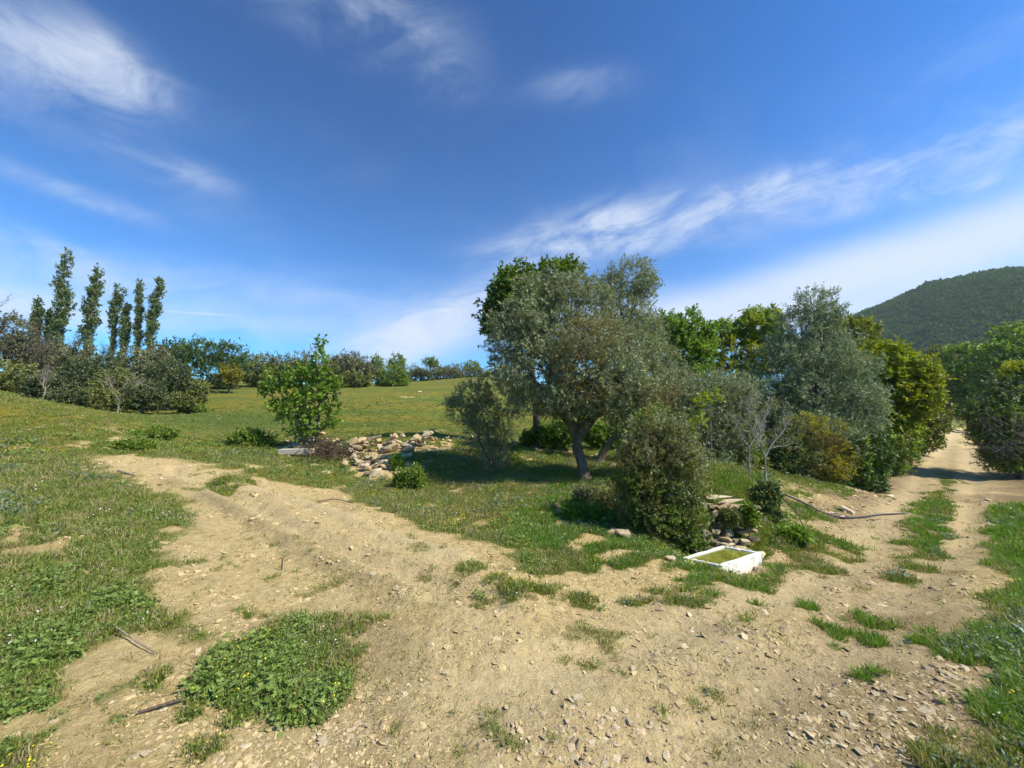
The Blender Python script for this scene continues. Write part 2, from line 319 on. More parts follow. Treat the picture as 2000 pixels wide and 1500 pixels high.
def bark_mat(name, a, b_, scale=9, moss=None):
    m, nt, b = new_mat(name, .95, .1)
    tc = nt.nodes.new('ShaderNodeTexCoord'); mp = nt.nodes.new('ShaderNodeMapping'); mp.inputs['Scale'].default_value = (1, 1, .22)
    nt.links.new(tc.outputs['Object'], mp.inputs[0])
    n = noise_n(nt, scale * 2, 6, .7, mp.outputs[0], .6); c = ramp(nt, n, [(.3, a), (.7, b_)])
    if moss: c = mixc(nt, ramp(nt, noise_n(nt, scale * .4, 3, .6, tc.outputs['Object']), [(.5, (0, 0, 0)), (.62, (1, 1, 1))]), c, moss)
    nt.links.new(c, b.inputs['Base Color']); bump(nt, b, n, .9, .03)
    return m
M = {}
M['bark'] = bark_mat('bark', (.055, .045, .035), (.17, .14, .11))
M['olive_bark'] = bark_mat('olive_bark', (.07, .05, .035), (.24, .19, .14), 7)
M['pale_bark'] = bark_mat('pale_bark', (.16, .135, .10), (.40, .34, .25))
M['twig'] = bark_mat('twig_bark', (.10, .085, .075), (.24, .21, .19))
M['dead'] = bark_mat('dead_brush', (.042, .029, .016), (.15, .112, .068))
M['brown_twig'] = bark_mat('brown_twig', (.050, .042, .030), (.14, .12, .085))
M['lichen'] = bark_mat('lichen_twig', (.075, .055, .018), (.26, .175, .045), 3)
M['olive'] = leaf_mat('olive_leaf', (0.084, 0.099, 0.039), (0.169, 0.191, 0.082), (0.312, 0.336, 0.160), (0.325, 0.343, 0.183), .18)
M['olive_cool'] = leaf_mat('olive_leaf_cool', (0.077, 0.102, 0.044), (0.161, 0.201, 0.095), (0.294, 0.352, 0.175), (0.309, 0.359, 0.200), .18)
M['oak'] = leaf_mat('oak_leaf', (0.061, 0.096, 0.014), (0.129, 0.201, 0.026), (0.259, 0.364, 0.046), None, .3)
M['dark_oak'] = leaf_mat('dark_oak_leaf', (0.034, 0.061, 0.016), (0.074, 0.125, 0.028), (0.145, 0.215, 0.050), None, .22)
M['bright'] = leaf_mat('bright_leaf', (0.081, 0.149, 0.020), (0.172, 0.276, 0.030), (0.322, 0.448, 0.060), None, .38)
M['lime'] = leaf_mat('lime_leaf', (0.132, 0.184, 0.014), (0.276, 0.333, 0.020), (0.432, 0.483, 0.040), None, .38)
M['yellow'] = leaf_mat('yellow_leaf', (0.150, 0.175, 0.010), (0.312, 0.331, 0.018), (0.500, 0.500, 0.035), None, .36)
M['orange'] = leaf_mat('orange_leaf', (0.165, 0.163, 0.018), (0.363, 0.327, 0.026), (0.550, 0.497, 0.040), None, .3)
M['shrub'] = leaf_mat('shrub_leaf', (0.072, 0.084, 0.021), (0.161, 0.178, 0.041), (0.309, 0.310, 0.080), None, .22)
M['scrub'] = leaf_mat('scrub_leaf', (0.070, 0.107, 0.012), (0.154, 0.223, 0.023), (0.298, 0.382, 0.041), None, .25)
M['thicket'] = leaf_mat('thicket_leaf', (0.077, 0.079, 0.033), (0.158, 0.157, 0.070), (0.260, 0.256, 0.124), None, .15)
M['poplar'] = leaf_mat('poplar_leaf', (0.061, 0.092, 0.025), (0.127, 0.178, 0.050), (0.307, 0.347, 0.157), None, .25)
M['wood'] = leaf_mat('far_wood_leaf', (0.045, 0.100, 0.022), (0.063, 0.137, 0.029), (0.087, 0.170, 0.041), None, .2, .9, .02)
M['wood2'] = leaf_mat('far_scrub_leaf', (0.074, 0.104, 0.033), (0.100, 0.143, 0.045), (0.128, 0.175, 0.059), None, .2, .9, .02)
M['hedge'] = leaf_mat('hedge_leaf', (.045, .056, .020), (.088, .108, .036), (.15, .175, .062), None, .2)
M['grass'] = leaf_mat('grass_blade', (0.089, 0.130, 0.018), (0.185, 0.239, 0.035), (0.370, 0.339, 0.084), None, .35, .6)
M['lush'] = leaf_mat('lush_grass_blade', (0.063, 0.146, 0.013), (0.131, 0.253, 0.023), (0.242, 0.393, 0.045), None, .38, .55)
M['clover'] = leaf_mat('mallow_leaf', (0.077, 0.128, 0.022), (0.160, 0.235, 0.046), (0.304, 0.389, 0.098), None, .3, .5)
M['lushweed'] = leaf_mat('weed_leaf', (.085, .125, .018), (.17, .23, .035), (.30, .35, .07), None, .32, .5)
M['greyweed'] = leaf_mat('thistle_leaf', (.06, .09, .045), (.13, .18, .10), (.25, .31, .21), None, .2, .5)
M['straw'] = leaf_mat('straw', (.22, .17, .075), (.36, .29, .13), (.5, .42, .22), None, .3, .7)
def plain(name, c, rough=.8, spec=.3, var=.25, sc=20):
    m, nt, b = new_mat(name, rough, spec); n = noise_n(nt, sc, 5, .65)
    lo = tuple(x * (1 - var) for x in c); hi = tuple(min(1, x * (1 + var)) for x in c)
    nt.links.new(ramp(nt, n, [(.3, lo), (.7, hi)]), b.inputs['Base Color']); bump(nt, b, n, .3, .01)
    return m
M['petal'] = plain('yellow_petal', (.78, .60, .02), .6, .2, .1)
M['petal_white'] = plain('white_petal', (.7, .7, .62), .6, .2, .1)
def stone_mat(name, a, b_, c):
    m, nt, b = new_mat(name, .88, .2)
    oi = nt.nodes.new('ShaderNodeObjectInfo'); tc = nt.nodes.new('ShaderNodeTexCoord')
    n = noise_n(nt, 4.5, 7, .68, tc.outputs['Object'], .3)
    col = ramp(nt, n, [(.28, a), (.55, b_), (.78, c)])
    hv = nt.nodes.new('ShaderNodeHueSaturation'); nt.links.new(mth(nt, 'ADD', mth(nt, 'MULTIPLY', oi.outputs['Random'], .5), .72), hv.inputs['Value']); nt.links.new(col, hv.inputs['Color'])
    nt.links.new(hv.outputs[0], b.inputs['Base Color']); bump(nt, b, noise_n(nt, 9, 6, .7, tc.outputs['Object']), .5, .05)
    return m
M['stone'] = [stone_mat('limestone', (.32, .25, .14), (.58, .47, .285), (.74, .63, .42)), stone_mat('pink_stone', (.29, .19, .10), (.52, .39, .23), (.66, .52, .33)), stone_mat('tan_stone', (.24, .175, .085), (.44, .33, .17), (.58, .46, .26))]

# ------------------------------------------------------------------ ground sheet
def ground():
    rr = np.geomspace(.55, 900, 640)
    a1 = np.linspace(-math.radians(61), math.radians(61), 560); a2 = np.linspace(math.radians(61), math.radians(299), 62)[1:-1]
    aa = np.concatenate([a1, a2]); na = len(aa)
    R_, A_ = np.meshgrid(rr, aa, indexing='ij'); x = R_ * np.sin(A_); y = R_ * np.cos(A_)
    z = H(x.ravel(), y.ravel())
    V = np.stack([x.ravel(), y.ravel(), z], 1)
    V = np.vstack([V, [[0, 0, Hs(0, 0)]]])
    i = np.arange(len(rr) - 1)[:, None] * na; j = np.arange(na)[None]; j2 = (j + 1) % na
    F = np.stack([i + j, i + na + j, i + na + j2, i + j2], -1).reshape(-1, 4)[:, ::-1]
    xs, ys = V[:, 0], V[:, 1]
    g = grass_mask(xs, ys)
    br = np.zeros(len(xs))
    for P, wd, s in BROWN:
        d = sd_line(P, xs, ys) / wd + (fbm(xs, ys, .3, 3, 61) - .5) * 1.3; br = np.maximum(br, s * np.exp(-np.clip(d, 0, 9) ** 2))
    lush = sstep(3, 6, xs - ys * .42) * sstep(16, 9, ys)
    me = mesh_np('ground', V, F, None, {'grass': g, 'brown': br, 'lush': lush, 'pale': palef(xs, ys)}, True)
    # small fan under the camera
    import bmesh
    bm = bmesh.new(); bm.from_mesh(me); bm.verts.ensure_lookup_table(); c = bm.verts[len(V) - 1]
    for k in range(na): bm.faces.new((bm.verts[k], bm.verts[(k + 1) % na], c))
    bmesh.ops.recalc_face_normals(bm, faces=bm.faces[-na:]); bm.to_mesh(me); bm.free()
    m, nt, b = new_mat('ground_soil_and_turf', .95, .1)
    geo = nt.nodes.new('ShaderNodeNewGeometry'); pos = geo.outputs['Position']
    nA = noise_n(nt, 1.1, 8, .68, pos, .3); nB = noise_n(nt, 14, 8, .7, pos, .4); nC = noise_n(nt, 60, 4, .7, pos)
    soil = ramp(nt, nB, [(.25, (.25, .18, .085)), (.45, (.48, .365, .185)), (.62, (.61, .48, .26)), (.8, (.74, .62, .37))])
    soil = mixc(nt, ramp(nt, nA, [(.38, (0, 0, 0)), (.66, (.75, .75, .75))]), soil, mixc(nt, nB, (.40, .315, .165), (.66, .55, .33)))
    soil = mixc(nt, ramp(nt, noise_n(nt, .45, 5, .6, pos), [(.5, (0, 0, 0)), (.7, (.5, .5, .5))]), soil, (.50, .36, .17))
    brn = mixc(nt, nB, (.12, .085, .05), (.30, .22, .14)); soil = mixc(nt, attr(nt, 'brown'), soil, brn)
    vo = nt.nodes.new('ShaderNodeTexVoronoi'); vo.inputs['Scale'].default_value = 34; nt.links.new(pos, vo.inputs['Vector'])
    peb = ramp(nt, vo.outputs['Distance'], [(.16, (1, 1, 1)), (.26, (0, 0, 0))])
    soil = mixc(nt, mth(nt, 'MULTIPLY', peb, ramp(nt, noise_n(nt, 3, 3, .6, pos), [(.5, (0, 0, 0)), (.62, (.8, .8, .8))])), soil, mixc(nt, vo.outputs['Color'], (.62, .52, .38), (.5, .38, .27)))
    # turf: patches of green, olive, straw and rusty bloom
    sep = nt.nodes.new('ShaderNodeMapping'); sep.inputs['Scale'].default_value = (.35, 1.0, 1); nt.links.new(pos, sep.inputs[0])
    p1 = noise_n(nt, .22, 6, .62, sep.outputs[0], .4); p2 = noise_n(nt, 1.7, 6, .65, pos); p3 = noise_n(nt, 7, 5, .7, pos)
    tf = ramp(nt, p1, [(.34, (.075, .120, .026)), (.44, (.14, .175, .038)), (.51, (.25, .22, .045)), (.57, (.38, .22, .035)), (.63, (.28, .22, .042)), (.72, (.13, .165, .036))])
    tf = mixc(nt, ramp(nt, p2, [(.42, (0, 0, 0)), (.6, (.7, .7, .7))]), tf, (.085, .115, .024))
    tf = mixc(nt, ramp(nt, p3, [(.35, (0, 0, 0)), (.75, (.7, .7, .7))]), tf, (.20, .19, .065))
    far = nt.nodes.new('ShaderNodeSeparateXYZ'); nt.links.new(pos, far.inputs[0])
    fr = mth(nt, 'MULTIPLY', mth(nt, 'SUBTRACT', far.outputs['Y'], 28), .04, True)
    tf = mixc(nt, mth(nt, 'MULTIPLY', fr, .5), tf, (.24, .195, .075))
    tf = mixc(nt, mth(nt, 'MULTIPLY', attr(nt, 'lush'), .8), tf, (.06, .11, .016))
    gm = mth(nt, 'ADD', attr(nt, 'grass'), mth(nt, 'MULTIPLY', mth(nt, 'SUBTRACT', nB, .5), .7)); gm = ramp(nt, gm, [(.22, (0, 0, 0)), (.78, (1, 1, 1))])
    soil = mixc(nt, mth(nt, 'MULTIPLY', attr(nt, 'pale'), .6), soil, mixc(nt, nB, (.50, .40, .245), (.65, .535, .355))); soil = mixc(nt, 1.0, soil, (.89, .85, .70), 'MULTIPLY'); tf = mixc(nt, 1.0, tf, (.64, .74, .45), 'MULTIPLY')
    nt.links.new(mixc(nt, gm, soil, tf), b.inputs['Base Color'])
    hh = mth(nt, 'ADD', mth(nt, 'MULTIPLY', nB, 1.0), mth(nt, 'MULTIPLY', nC, .35)); bump(nt, b, hh, 1.0, .045)
    me.materials.clear(); me.materials.append(m)
    tag(obj('ground', me), 'pale dirt track and rough pasture rolling up to the ridge', 'ground', kind='structure')
ground()

# ------------------------------------------------------------------ far mountain and its woods
def mountain():
    # ridge heights over angle, at about 420 m, then falling towards the camera
    ridge = [(1560, 700), (1640, 640), (1700, 613), (1760, 590), (1800, 573), (1840, 552), (1880, 545), (1930, 532), (1980, 520), (2060, 512), (2200, 498), (2400, 480), (2800, 500), (3600, 560)]
    an = np.array([math.atan2((p - 1000) / FPX, 1) for p, _ in ridge]); D0 = 420.0
    hz = np.array([W(p, q, D0 * math.cos(a))[2] for (p, q), a in zip(ridge, an)]) - 5 - np.clip((an - an[1]) * 16, 0, 9)
    A_ = np.linspace(an[0] - .12, an[-1], 260); T = np.linspace(0, 1.35, 110)
    hh = np.interp(A_, an, hz, left=-10); hh = np.where(A_ < an[0], np.interp(A_, [an[0] - .12, an[0]], [-20, hz[0]]), hh)
    a, t = np.meshgrid(A_, T, indexing='ij'); r = 230 + 190 * t
    prof = np.where(t <= 1, np.sin(t * math.pi / 2) ** 1.15, 1 - (t - 1) * 1.2)
    x = r * np.sin(a); y = r * np.cos(a)
    z = hh[:, None] * prof + (fbm(x, y, 60, 4, 11) - .5) * 16 * np.clip(t, 0, 1) * (1 - .75 * np.exp(-((t - 1) / .08) ** 2)) - 4 * (t < .02)
    V = np.stack([x.ravel(), y.ravel(), z.ravel()], 1); nt_ = len(T)
    i = np.arange(len(A_) - 1)[:, None] * nt_; j = np.arange(nt_ - 1)[None]
    F = np.stack([i + j, i + nt_ + j, i + nt_ + j + 1, i + j + 1], -1).reshape(-1, 4)
    m, nt, b = new_mat('mountain_scrub', .95, .05)
    geo = nt.nodes.new('ShaderNodeNewGeometry'); pos = geo.outputs['Position']
    n1 = noise_n(nt, .03, 5, .6, pos); n2 = noise_n(nt, .3, 5, .7, pos)
    c = ramp(nt, n1, [(.35, (.028, .055, .020)), (.6, (.050, .075, .030))]); c = mixc(nt, ramp(nt, n2, [(.4, (0, 0, 0)), (.75, (.8, .8, .8))]), c, (.085, .085, .05))
    nt.links.new(c, b.inputs['Base Color']); bump(nt, b, n2, 1, 3)
    tag(obj('mountain', mesh_np('mountain', V, F[:, ::-1], m, None, True)), 'dark wooded mountain slope rising behind the trees at right', 'mountain', kind='structure')
    rng = np.random.default_rng(5); n = 24000
    a = rng.uniform(an[1] - .05, an[9] + .1, n); t = rng.uniform(.15, 1.03, n) ** .8
    r = 230 + 190 * t; x = r * np.sin(a); y = r * np.cos(a)
    h = np.interp(a, an, hz)
    z = h * np.where(t <= 1, np.sin(np.clip(t, 0, 1) * math.pi / 2) ** 1.15, 1 - (t - 1) * 1.2) + (fbm(x, y, 60, 4, 11) - .5) * 16 * np.clip(t, 0, 1) * (1 - .75 * np.exp(-((t - 1) / .08) ** 2))
    return np.stack([x, y, z], 1), rng.uniform(.9, 1.9, n)
MT = mountain()

# ------------------------------------------------------------------ leaves, twigs, trees
def nrm(v): return v / (np.linalg.norm(v, axis=-1, keepdims=True) + 1e-9)
def rdir(rng, *sh): return nrm(rng.normal(size=(*sh, 3)))
def leaf_quads(P, D, N_, l, w, fold=.18):
    B = nrm(np.cross(D, N_)); N_ = np.cross(B, D)
    l = l[..., None]; w = w[..., None]
    v = np.stack([P, P + D * l * .45 + B * w * .5 + N_ * w * fold, P + D * l, P + D * l * .45 - B * w * .5 + N_ * w * fold], -2)
    V = v.reshape(-1, 3); return V, np.arange(len(V)).reshape(-1, 4)
def lobe_points(lobes, n, rng, fill=.45, rough=.5):
    C = np.array([l[0] for l in lobes]); R = np.array([l[1] for l in lobes])
    wt = (R[:, 0] * R[:, 1] + R[:, 0] * R[:, 2]); wt = wt / wt.sum()
    k = rng.choice(len(lobes), n, p=wt); d = rdir(rng, n)
    rad = (fill + (1 - fill) * rng.random(n)) ** .6
    # lumpy surface: a few random bumps per lobe
    ph = rng.uniform(0, 6.28, (len(lobes), 3)); q = d * 3.1
    lump = np.sin(q[:, 0] * 1.7 + ph[k, 0]) * np.sin(q[:, 1] * 1.5 + ph[k, 1]) + np.sin(q[:, 2] * 2.1 + ph[k, 2]) * .6
    rad = rad * (1 + rough * .30 * lump) + rng.exponential(.075, n)
    P = C[k] + d * R[k] * rad[:, None]
    return P, d, k
def crown_mesh(name, lobes, n, k, ll, lw, sp, mat, rng, up=.5, fill=.45, rough=.5, gap=.34, droop=0., tbase=.5, tvar=.5):
    P, d, kk = lobe_points(lobes, int(n * 1.35), rng, fill, rough)
    s = max(.2, np.mean([l[1][0] for l in lobes]) * .5)           # clumps and gaps at the scale of a bough
    g = (fbm(P[:, 0] + P[:, 1] * .6, P[:, 2] - P[:, 1] * .5, s, 3, int(rng.integers(1e6))))
    keep = np.argsort(-(g + rng.random(len(g)) * gap))[:n]; P = P[keep]; d = d[keep]; g = g[keep]
    S = nrm(d * .8 + rdir(rng, n) * .8 + np.array([0, 0, up - droop])); L = sp * rng.uniform(.6, 1.3, n)
    t = rng.uniform(0, 1, (n, k)); Q = P[:, None] + S[:, None] * (L[:, None] * (t - .3))[..., None]
    Q[..., 2] -= droop * (L[:, None] * t * t) * .5
    D = nrm(S[:, None] * .6 + rdir(rng, n, k) * .9); N_ = rdir(rng, n, k) + np.array([0, 0, .7])
    l = ll * rng.uniform(.65, 1.25, (n, k)); w = l * lw / ll
    V, F = leaf_quads(Q, D, N_, l, w)
    ti = np.clip(tbase - .5 + .5 + (g[:, None] - .5) * tvar + rng.normal(0, .13, (n, k)) + rng.normal(0, .09, (n, 1)), 0, 1)
    return mesh_np(name, V, F, mat, {'tint': np.repeat(ti.ravel(), 4)}), P
def tubes(paths, mat, name='branches', gnarl=0, rng=None):
    VV, FF, off = [], [], 0
    for pts, rad, k in paths:
        pts = np.asarray(pts, float); n = len(pts); T = nrm(np.gradient(pts, axis=0))
        ref = np.array([1., .13, .07]) if abs(T[:, 0]).mean() < .8 else np.array([.1, 1., .1])
        U = nrm(np.cross(T, ref)); Wv = np.cross(T, U); a = np.arange(k) * 2 * math.pi / k
        rr = np.asarray(rad)[:, None] * np.ones(k)
        if gnarl: rr = rr * (1 + gnarl * (np.sin(a * 3 + np.arange(n)[:, None] * .5) * .5 + np.sin(a * 5 - np.arange(n)[:, None] * .9 + 1) * .3 + rng.normal(0, .25, (n, k))))
        v = pts[:, None] + (U[:, None] * np.cos(a)[None, :, None] + Wv[:, None] * np.sin(a)[None, :, None]) * rr[..., None]
        i = np.arange(n - 1)[:, None] * k; j = np.arange(k)[None]; j2 = (j + 1) % k
        FF.append(np.stack([i + j, i + j2, i + k + j2, i + k + j], -1).reshape(-1, 4) + off); VV.append(v.reshape(-1, 3)); off += n * k
    return mesh_np(name, np.vstack(VV), np.vstack(FF), mat, None, True)
def curve(a, b, n, bow, rng, wob=.06):
    a = np.asarray(a, float); b = np.asarray(b, float); t = np.linspace(0, 1, n)[:, None]; L = np.linalg.norm(b - a)
    p = a + (b - a) * t + np.asarray(bow) * (4 * t * (1 - t)) * .5
    w = np.cumsum(rng.normal(0, wob * L / n, (n, 3)), 0); w -= w[0]; return p + w * (1 - t * .3)
def smooth_path(pts, n):
    pts = np.asarray(pts, float); s = np.concatenate([[0], np.cumsum(np.linalg.norm(np.diff(pts, axis=0), axis=1))]); q = np.linspace(0, s[-1], n * 3)
    p = np.stack([np.interp(q, s, pts[:, i]) for i in range(3)], 1)
    for _ in range(n // 2): p[1:-1] = (p[:-2] + 2 * p[1:-1] + p[2:]) / 4
    return p[::3] if (len(p) - 1) % 3 == 0 else np.vstack([p[::3], p[-1:]])
def skeleton(stems, r0, lobes, rng, sub=7, rmin=.006, thin=1.0):
    """stems: list of polylines; limbs run from the stems into every lobe, then branch"""
    thick, thin_ = [], []
    tops = []
    for s in stems:
        p = smooth_path(s, 12); rad = np.linspace(r0, r0 * .55, len(p)); rad[0] *= 1.35; rad[1] *= 1.1
        thick.append((p, rad, 12)); tops.append(p)
    for c, R in lobes:
        c = np.array(c); R = np.array(R)
        best = min(tops, key=lambda p: np.linalg.norm(p[-1] - c)); st = best[int(rng.integers(len(best) * .7, len(best)))]
        p = curve(st, c + R * np.array([0, 0, .3]), 9, (0, 0, .12 * np.linalg.norm(c - st)), rng, .25); ra = np.linspace(r0 * .42, rmin * 1.6, 9); thick.append((p, ra, 6))
        for q in range(sub):
            j = int(rng.integers(3, 8)); e = c + rdir(rng) * R * rng.uniform(.6, .98); pp = curve(p[j], e, 6, rdir(rng) * .1, rng, .3)
            thin_.append((pp, np.linspace(max(ra[j] * .55, rmin), rmin * .5, 6) * thin, 4))
            for _ in range(2):
                e2 = pp[3] + nrm(e - pp[3] + rdir(rng) * R * .5) * R.mean() * .5
                thin_.append((curve(pp[3], e2, 4, (0, 0, 0), rng, .3), np.linspace(rmin * .8, rmin * .35, 4) * thin, 3))
    return thick, thin_
def lob(Y, L):                         # lobes given as seen in the photograph, at the tree's own distance
    out = []
    for t in L:
        cx, cy, rx, rz = t[:4]; dy = t[4] if len(t) > 4 else 0; yy = Y + dy; k = yy / FPX
        k *= .95; out.append((W(cx, cy, yy), np.array([rx * k, (t[5] if len(t) > 5 else .85) * (rx + rz) * .5 * k, rz * k])))
    return out
def tree(name, label, cat, base, L, mat, n=1500, k=14, ll=.08, lw=.04, sp=.22, Y=None, stems=None, r0=.08, bark='bark', group=None, seed=0, sub=6, twigs=True, lich=0, rmin=.006, **kw):
    rng = np.random.default_rng(seed + 1000)
    if Y is None: g = G(*base); bx, by = g
    else: by = Y; bx = W(base[0], base[1], Y)[0]
    Y = by; b = np.array([bx, by, Hs(bx, by) - .05]); lobes = lob(Y, L)
    lobes = [(c - b, R) for c, R in lobes]
    if stems is None:
        c = np.mean([l[0] for l in lobes], 0); low = min(l[0][2] - l[1][2] for l in lobes); h = max(low + .2, c[2] * .45)
        st = [np.array([[0, 0, 0], [c[0] * .2, c[1] * .2, h * .5], [c[0] * .5, c[1] * .5, h]])]
    else:
        st = []
        for s in stems: st.append(np.array([[0, 0, 0] if (i == 0 and len(q) < 4) else W(q[0], q[1], Y + (q[2] if len(q) > 2 else 0)) - b for i, q in enumerate(s)]))
    root = empty(name, b, label, cat, group)
    thick, thin_ = skeleton(st, r0, lobes, rng, sub, rmin)
    obj('trunk', tubes(thick, M[bark], 'trunk', .22, rng), root)
    if twigs: obj('branches', tubes(thin_, M['lichen' if lich == 2 else ('twig' if bark == 'bark' else bark)], 'branches'), root)
    mats = mat if isinstance(mat, list) else [(mat, 1, None)]
    for mm, fr, sel in mats:
        lb = lobes if sel is None else [lobes[i] for i in sel]
        me, P = crown_mesh('crown', lb, int(n * fr), k, ll, lw, sp, M[mm], rng, **kw)
        obj('crown', me, root)
    return root, lobes, rng, b
def lichen_twigs(root, b, Y, L, n, rng, ln=.22, mat='lichen', r=.0045, name='lichen_twigs', up=.35):
    P, d, _ = lobe_points([(c - b, R) for c, R in lob(Y, L)], n, rng, .2, .4); pa = []
    for i in range(n):
        e = P[i] + nrm(d[i] * .5 + rdir(rng) + np.array([0, 0, up])) * ln * rng.uniform(.6, 1.5)
        pa.append((curve(P[i], e, 4, rdir(rng) * .03, rng, .35), np.array([r, r * .9, r * .7, r * .3]) * rng.uniform(.7, 1.4), 3))
        e2 = pa[-1][0][1] + nrm(e - P[i] + rdir(rng) * ln * .7) * ln * .6
        pa.append((np.array([pa[-1][0][1], (pa[-1][0][1] + e2) / 2 + rdir(rng) * .01, e2]), np.array([r * .8, r * .6, r * .3]), 3))
    tag(obj(name, tubes(pa, M[mat], name), root), kind='stuff')

# ---- the big olive and its neighbours
Y0 = float(G(1142, 938)[1])
L_OL = [(1085, 630, 92, 78), (1125, 580, 62, 52, .2), (1010, 650, 54, 60), (1002, 735, 34, 60), (1060, 730, 85, 62, -.7), (1150, 700, 85, 70, -.9), (1225, 690, 66, 80), (1285, 750, 58, 48, .2), (1180, 765, 90, 40, -.6), (1065, 790, 72, 30, -.4), (985, 690, 32, 62, .4), (1250, 785, 62, 34, 0), (1120, 640, 90, 90, .9), (1295, 830, 52, 40, -.2), (1235, 830, 46, 30, .2), (1130, 785, 74, 30, -1.0), (1060, 560, 46, 32), (1210, 750, 70, 60, -.9)]
root, _, rng, b = tree('olive_tree', 'large grey-green olive tree with one twisted bare trunk in the middle of the meadow', 'olive tree', (1142, 938), L_OL, 'olive', n=7800, k=19, ll=.088, lw=.023, sp=.24, r0=.155, bark='olive_bark',
     stems=[[(1142, 938), (1136, 905), (1127, 875), (1129, 845), (1137, 815)], [(1129, 850, 0, 0), (1110, 820, 0, 0), (1085, 790, -.1, 0)], [(1131, 845, 0, 0), (1160, 812, 0, 0), (1200, 780, .1, 0)]], seed=1, gap=.22, up=.35, tbase=.52, tvar=1.2, rough=.9)
lichen_twigs(root, b, b[1], [(1130, 700, 60, 25, -1.5), (1150, 760, 60, 22, -1.5), (1110, 805, 65, 22, -.9), (1250, 800, 60, 25, -.8), (1165, 790, 50, 25, -1.2), (1160, 650, 60, 30, -1.6), (1290, 770, 40, 20, -.9)], 800, rng, .26, r=.006)
root, _, rng, b = tree('olive_tree', 'olive tree leaning behind the big olive, its bushy head standing up at the right', 'olive tree', (1168, 900), [(1232, 545, 52, 38), (1195, 560, 30, 30), (1262, 560, 26, 28), (1225, 610, 48, 44), (1250, 650, 48, 46), (1200, 640, 46, 50), (1285, 700, 34, 34), (1325, 745, 36, 28, -.5)], 'olive', n=2600, k=16, ll=.09, lw=.021, sp=.26, Y=12.6, r0=.12, bark='olive_bark',
     stems=[[(1168, 900), (1185, 868), (1215, 838), (1235, 800), (1225, 720), (1222, 640)]], seed=2, gap=.5, tbase=.58, tvar=.8)
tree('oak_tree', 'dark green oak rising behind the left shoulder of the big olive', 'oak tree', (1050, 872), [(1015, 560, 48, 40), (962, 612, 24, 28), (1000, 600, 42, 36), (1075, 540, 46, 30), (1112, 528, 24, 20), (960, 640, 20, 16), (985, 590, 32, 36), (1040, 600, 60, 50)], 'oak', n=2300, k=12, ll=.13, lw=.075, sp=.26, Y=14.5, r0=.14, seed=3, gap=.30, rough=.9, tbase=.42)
tree('olive_shrub', 'wispy grey olive shrub standing left of the big olive', 'shrub', (968, 915), [(925, 775, 40, 28), (900, 800, 30, 28), (945, 815, 38, 36), (935, 845, 28, 28), (965, 885, 26, 28), (982, 835, 20, 36), (940, 748, 20, 14), (878, 790, 12, 12)], 'olive', n=1350, k=14, ll=.08, lw=.018, sp=.24, r0=.04, bark='olive_bark',
     stems=[[(968, 915), (960, 880), (950, 840)], [(972, 915), (978, 880), (990, 840)], [(964, 915), (945, 880), (925, 830)]], seed=4, gap=.5, tbase=.5, tvar=.7, rmin=.008)
rt, _, rng, b = tree('evergreen_shrub', 'tall dense olive-brown shrub hiding the left end of the trough wall', 'shrub', (1285, 1068), [(1290, 900, 62, 52), (1265, 955, 52, 52), (1300, 1020, 58, 48), (1325, 935, 44, 56), (1275, 1058, 44, 22), (1310, 868, 44, 44), (1250, 885, 34, 44), (1290, 975, 60, 60, .3), (1275, 845, 46, 34, .3), (1232, 930, 26, 34, .2), (1226, 990, 24, 30, .1), (1348, 990, 24, 36, .2), (1345, 890, 26, 30, .3), (1315, 1060, 22, 24)],
     [('shrub', .62, None), ('oak', .22, [2, 4, 8, 1, 7]), ('olive', .18, [0, 5, 6, 3])], n=6200, k=18, ll=.050, lw=.016, sp=.20, Y=6.5, r0=.05, seed=5, gap=.22, tbase=.5, tvar=1.1, rough=1.3, up=.8)
lichen_twigs(rt, b, b[1], [(1300, 880, 60, 50, -.3), (1260, 930, 50, 60, -.3)], 260, rng, .2, 'lichen', .0022, up=1.0)
tree('low_shrub', 'low bright green bramble behind the olive trunk, left of it', 'shrub', (1085, 868), [(1060, 852, 30, 20), (1100, 848, 30, 22), (1035, 858, 16, 12)], 'bright', n=800, k=12, ll=.10, lw=.06, sp=.2, Y=14.6, r0=.03, seed=6, twigs=False, tbase=.35)
tree('low_shrub', 'low bright green bramble seen through the fork right of the olive trunk', 'shrub', (1175, 872), [(1170, 850, 26, 20), (1195, 862, 22, 16)], 'bright', n=600, k=12, ll=.10, lw=.06, sp=.2, Y=15.2, r0=.03, seed=7, twigs=False, tbase=.35)
tree('young_tree', 'fresh green leafy tree right behind the crown of the big olive', 'tree', (1330, 866), [(1300, 650, 42, 36), (1345, 645, 40, 36), (1290, 690, 46, 40), (1345, 695, 46, 44), (1370, 660, 26, 30), (1325, 740, 56, 44), (1270, 640, 18, 20)], 'bright', n=2200, k=13, ll=.13, lw=.07, sp=.3, Y=16.5, r0=.10, seed=8, gap=.35, tbase=.42, rough=.9)
tree('yellowing_tree', 'yellow-green tree between the fresh green tree and the tall grey olive', 'tree', (1440, 866), [(1412, 650, 26, 22), (1442, 690, 50, 40), (1480, 640, 42, 34), (1505, 622, 22, 20), (1430, 735, 52, 40), (1490, 700, 42, 44), (1390, 700, 22, 30)], [('yellow', .65, None), ('bright', .35, [2, 3, 0])], n=2000, k=13, ll=.13, lw=.06, sp=.3, Y=17.5, r0=.10, seed=9, gap=.35, tbase=.45, rough=.9)
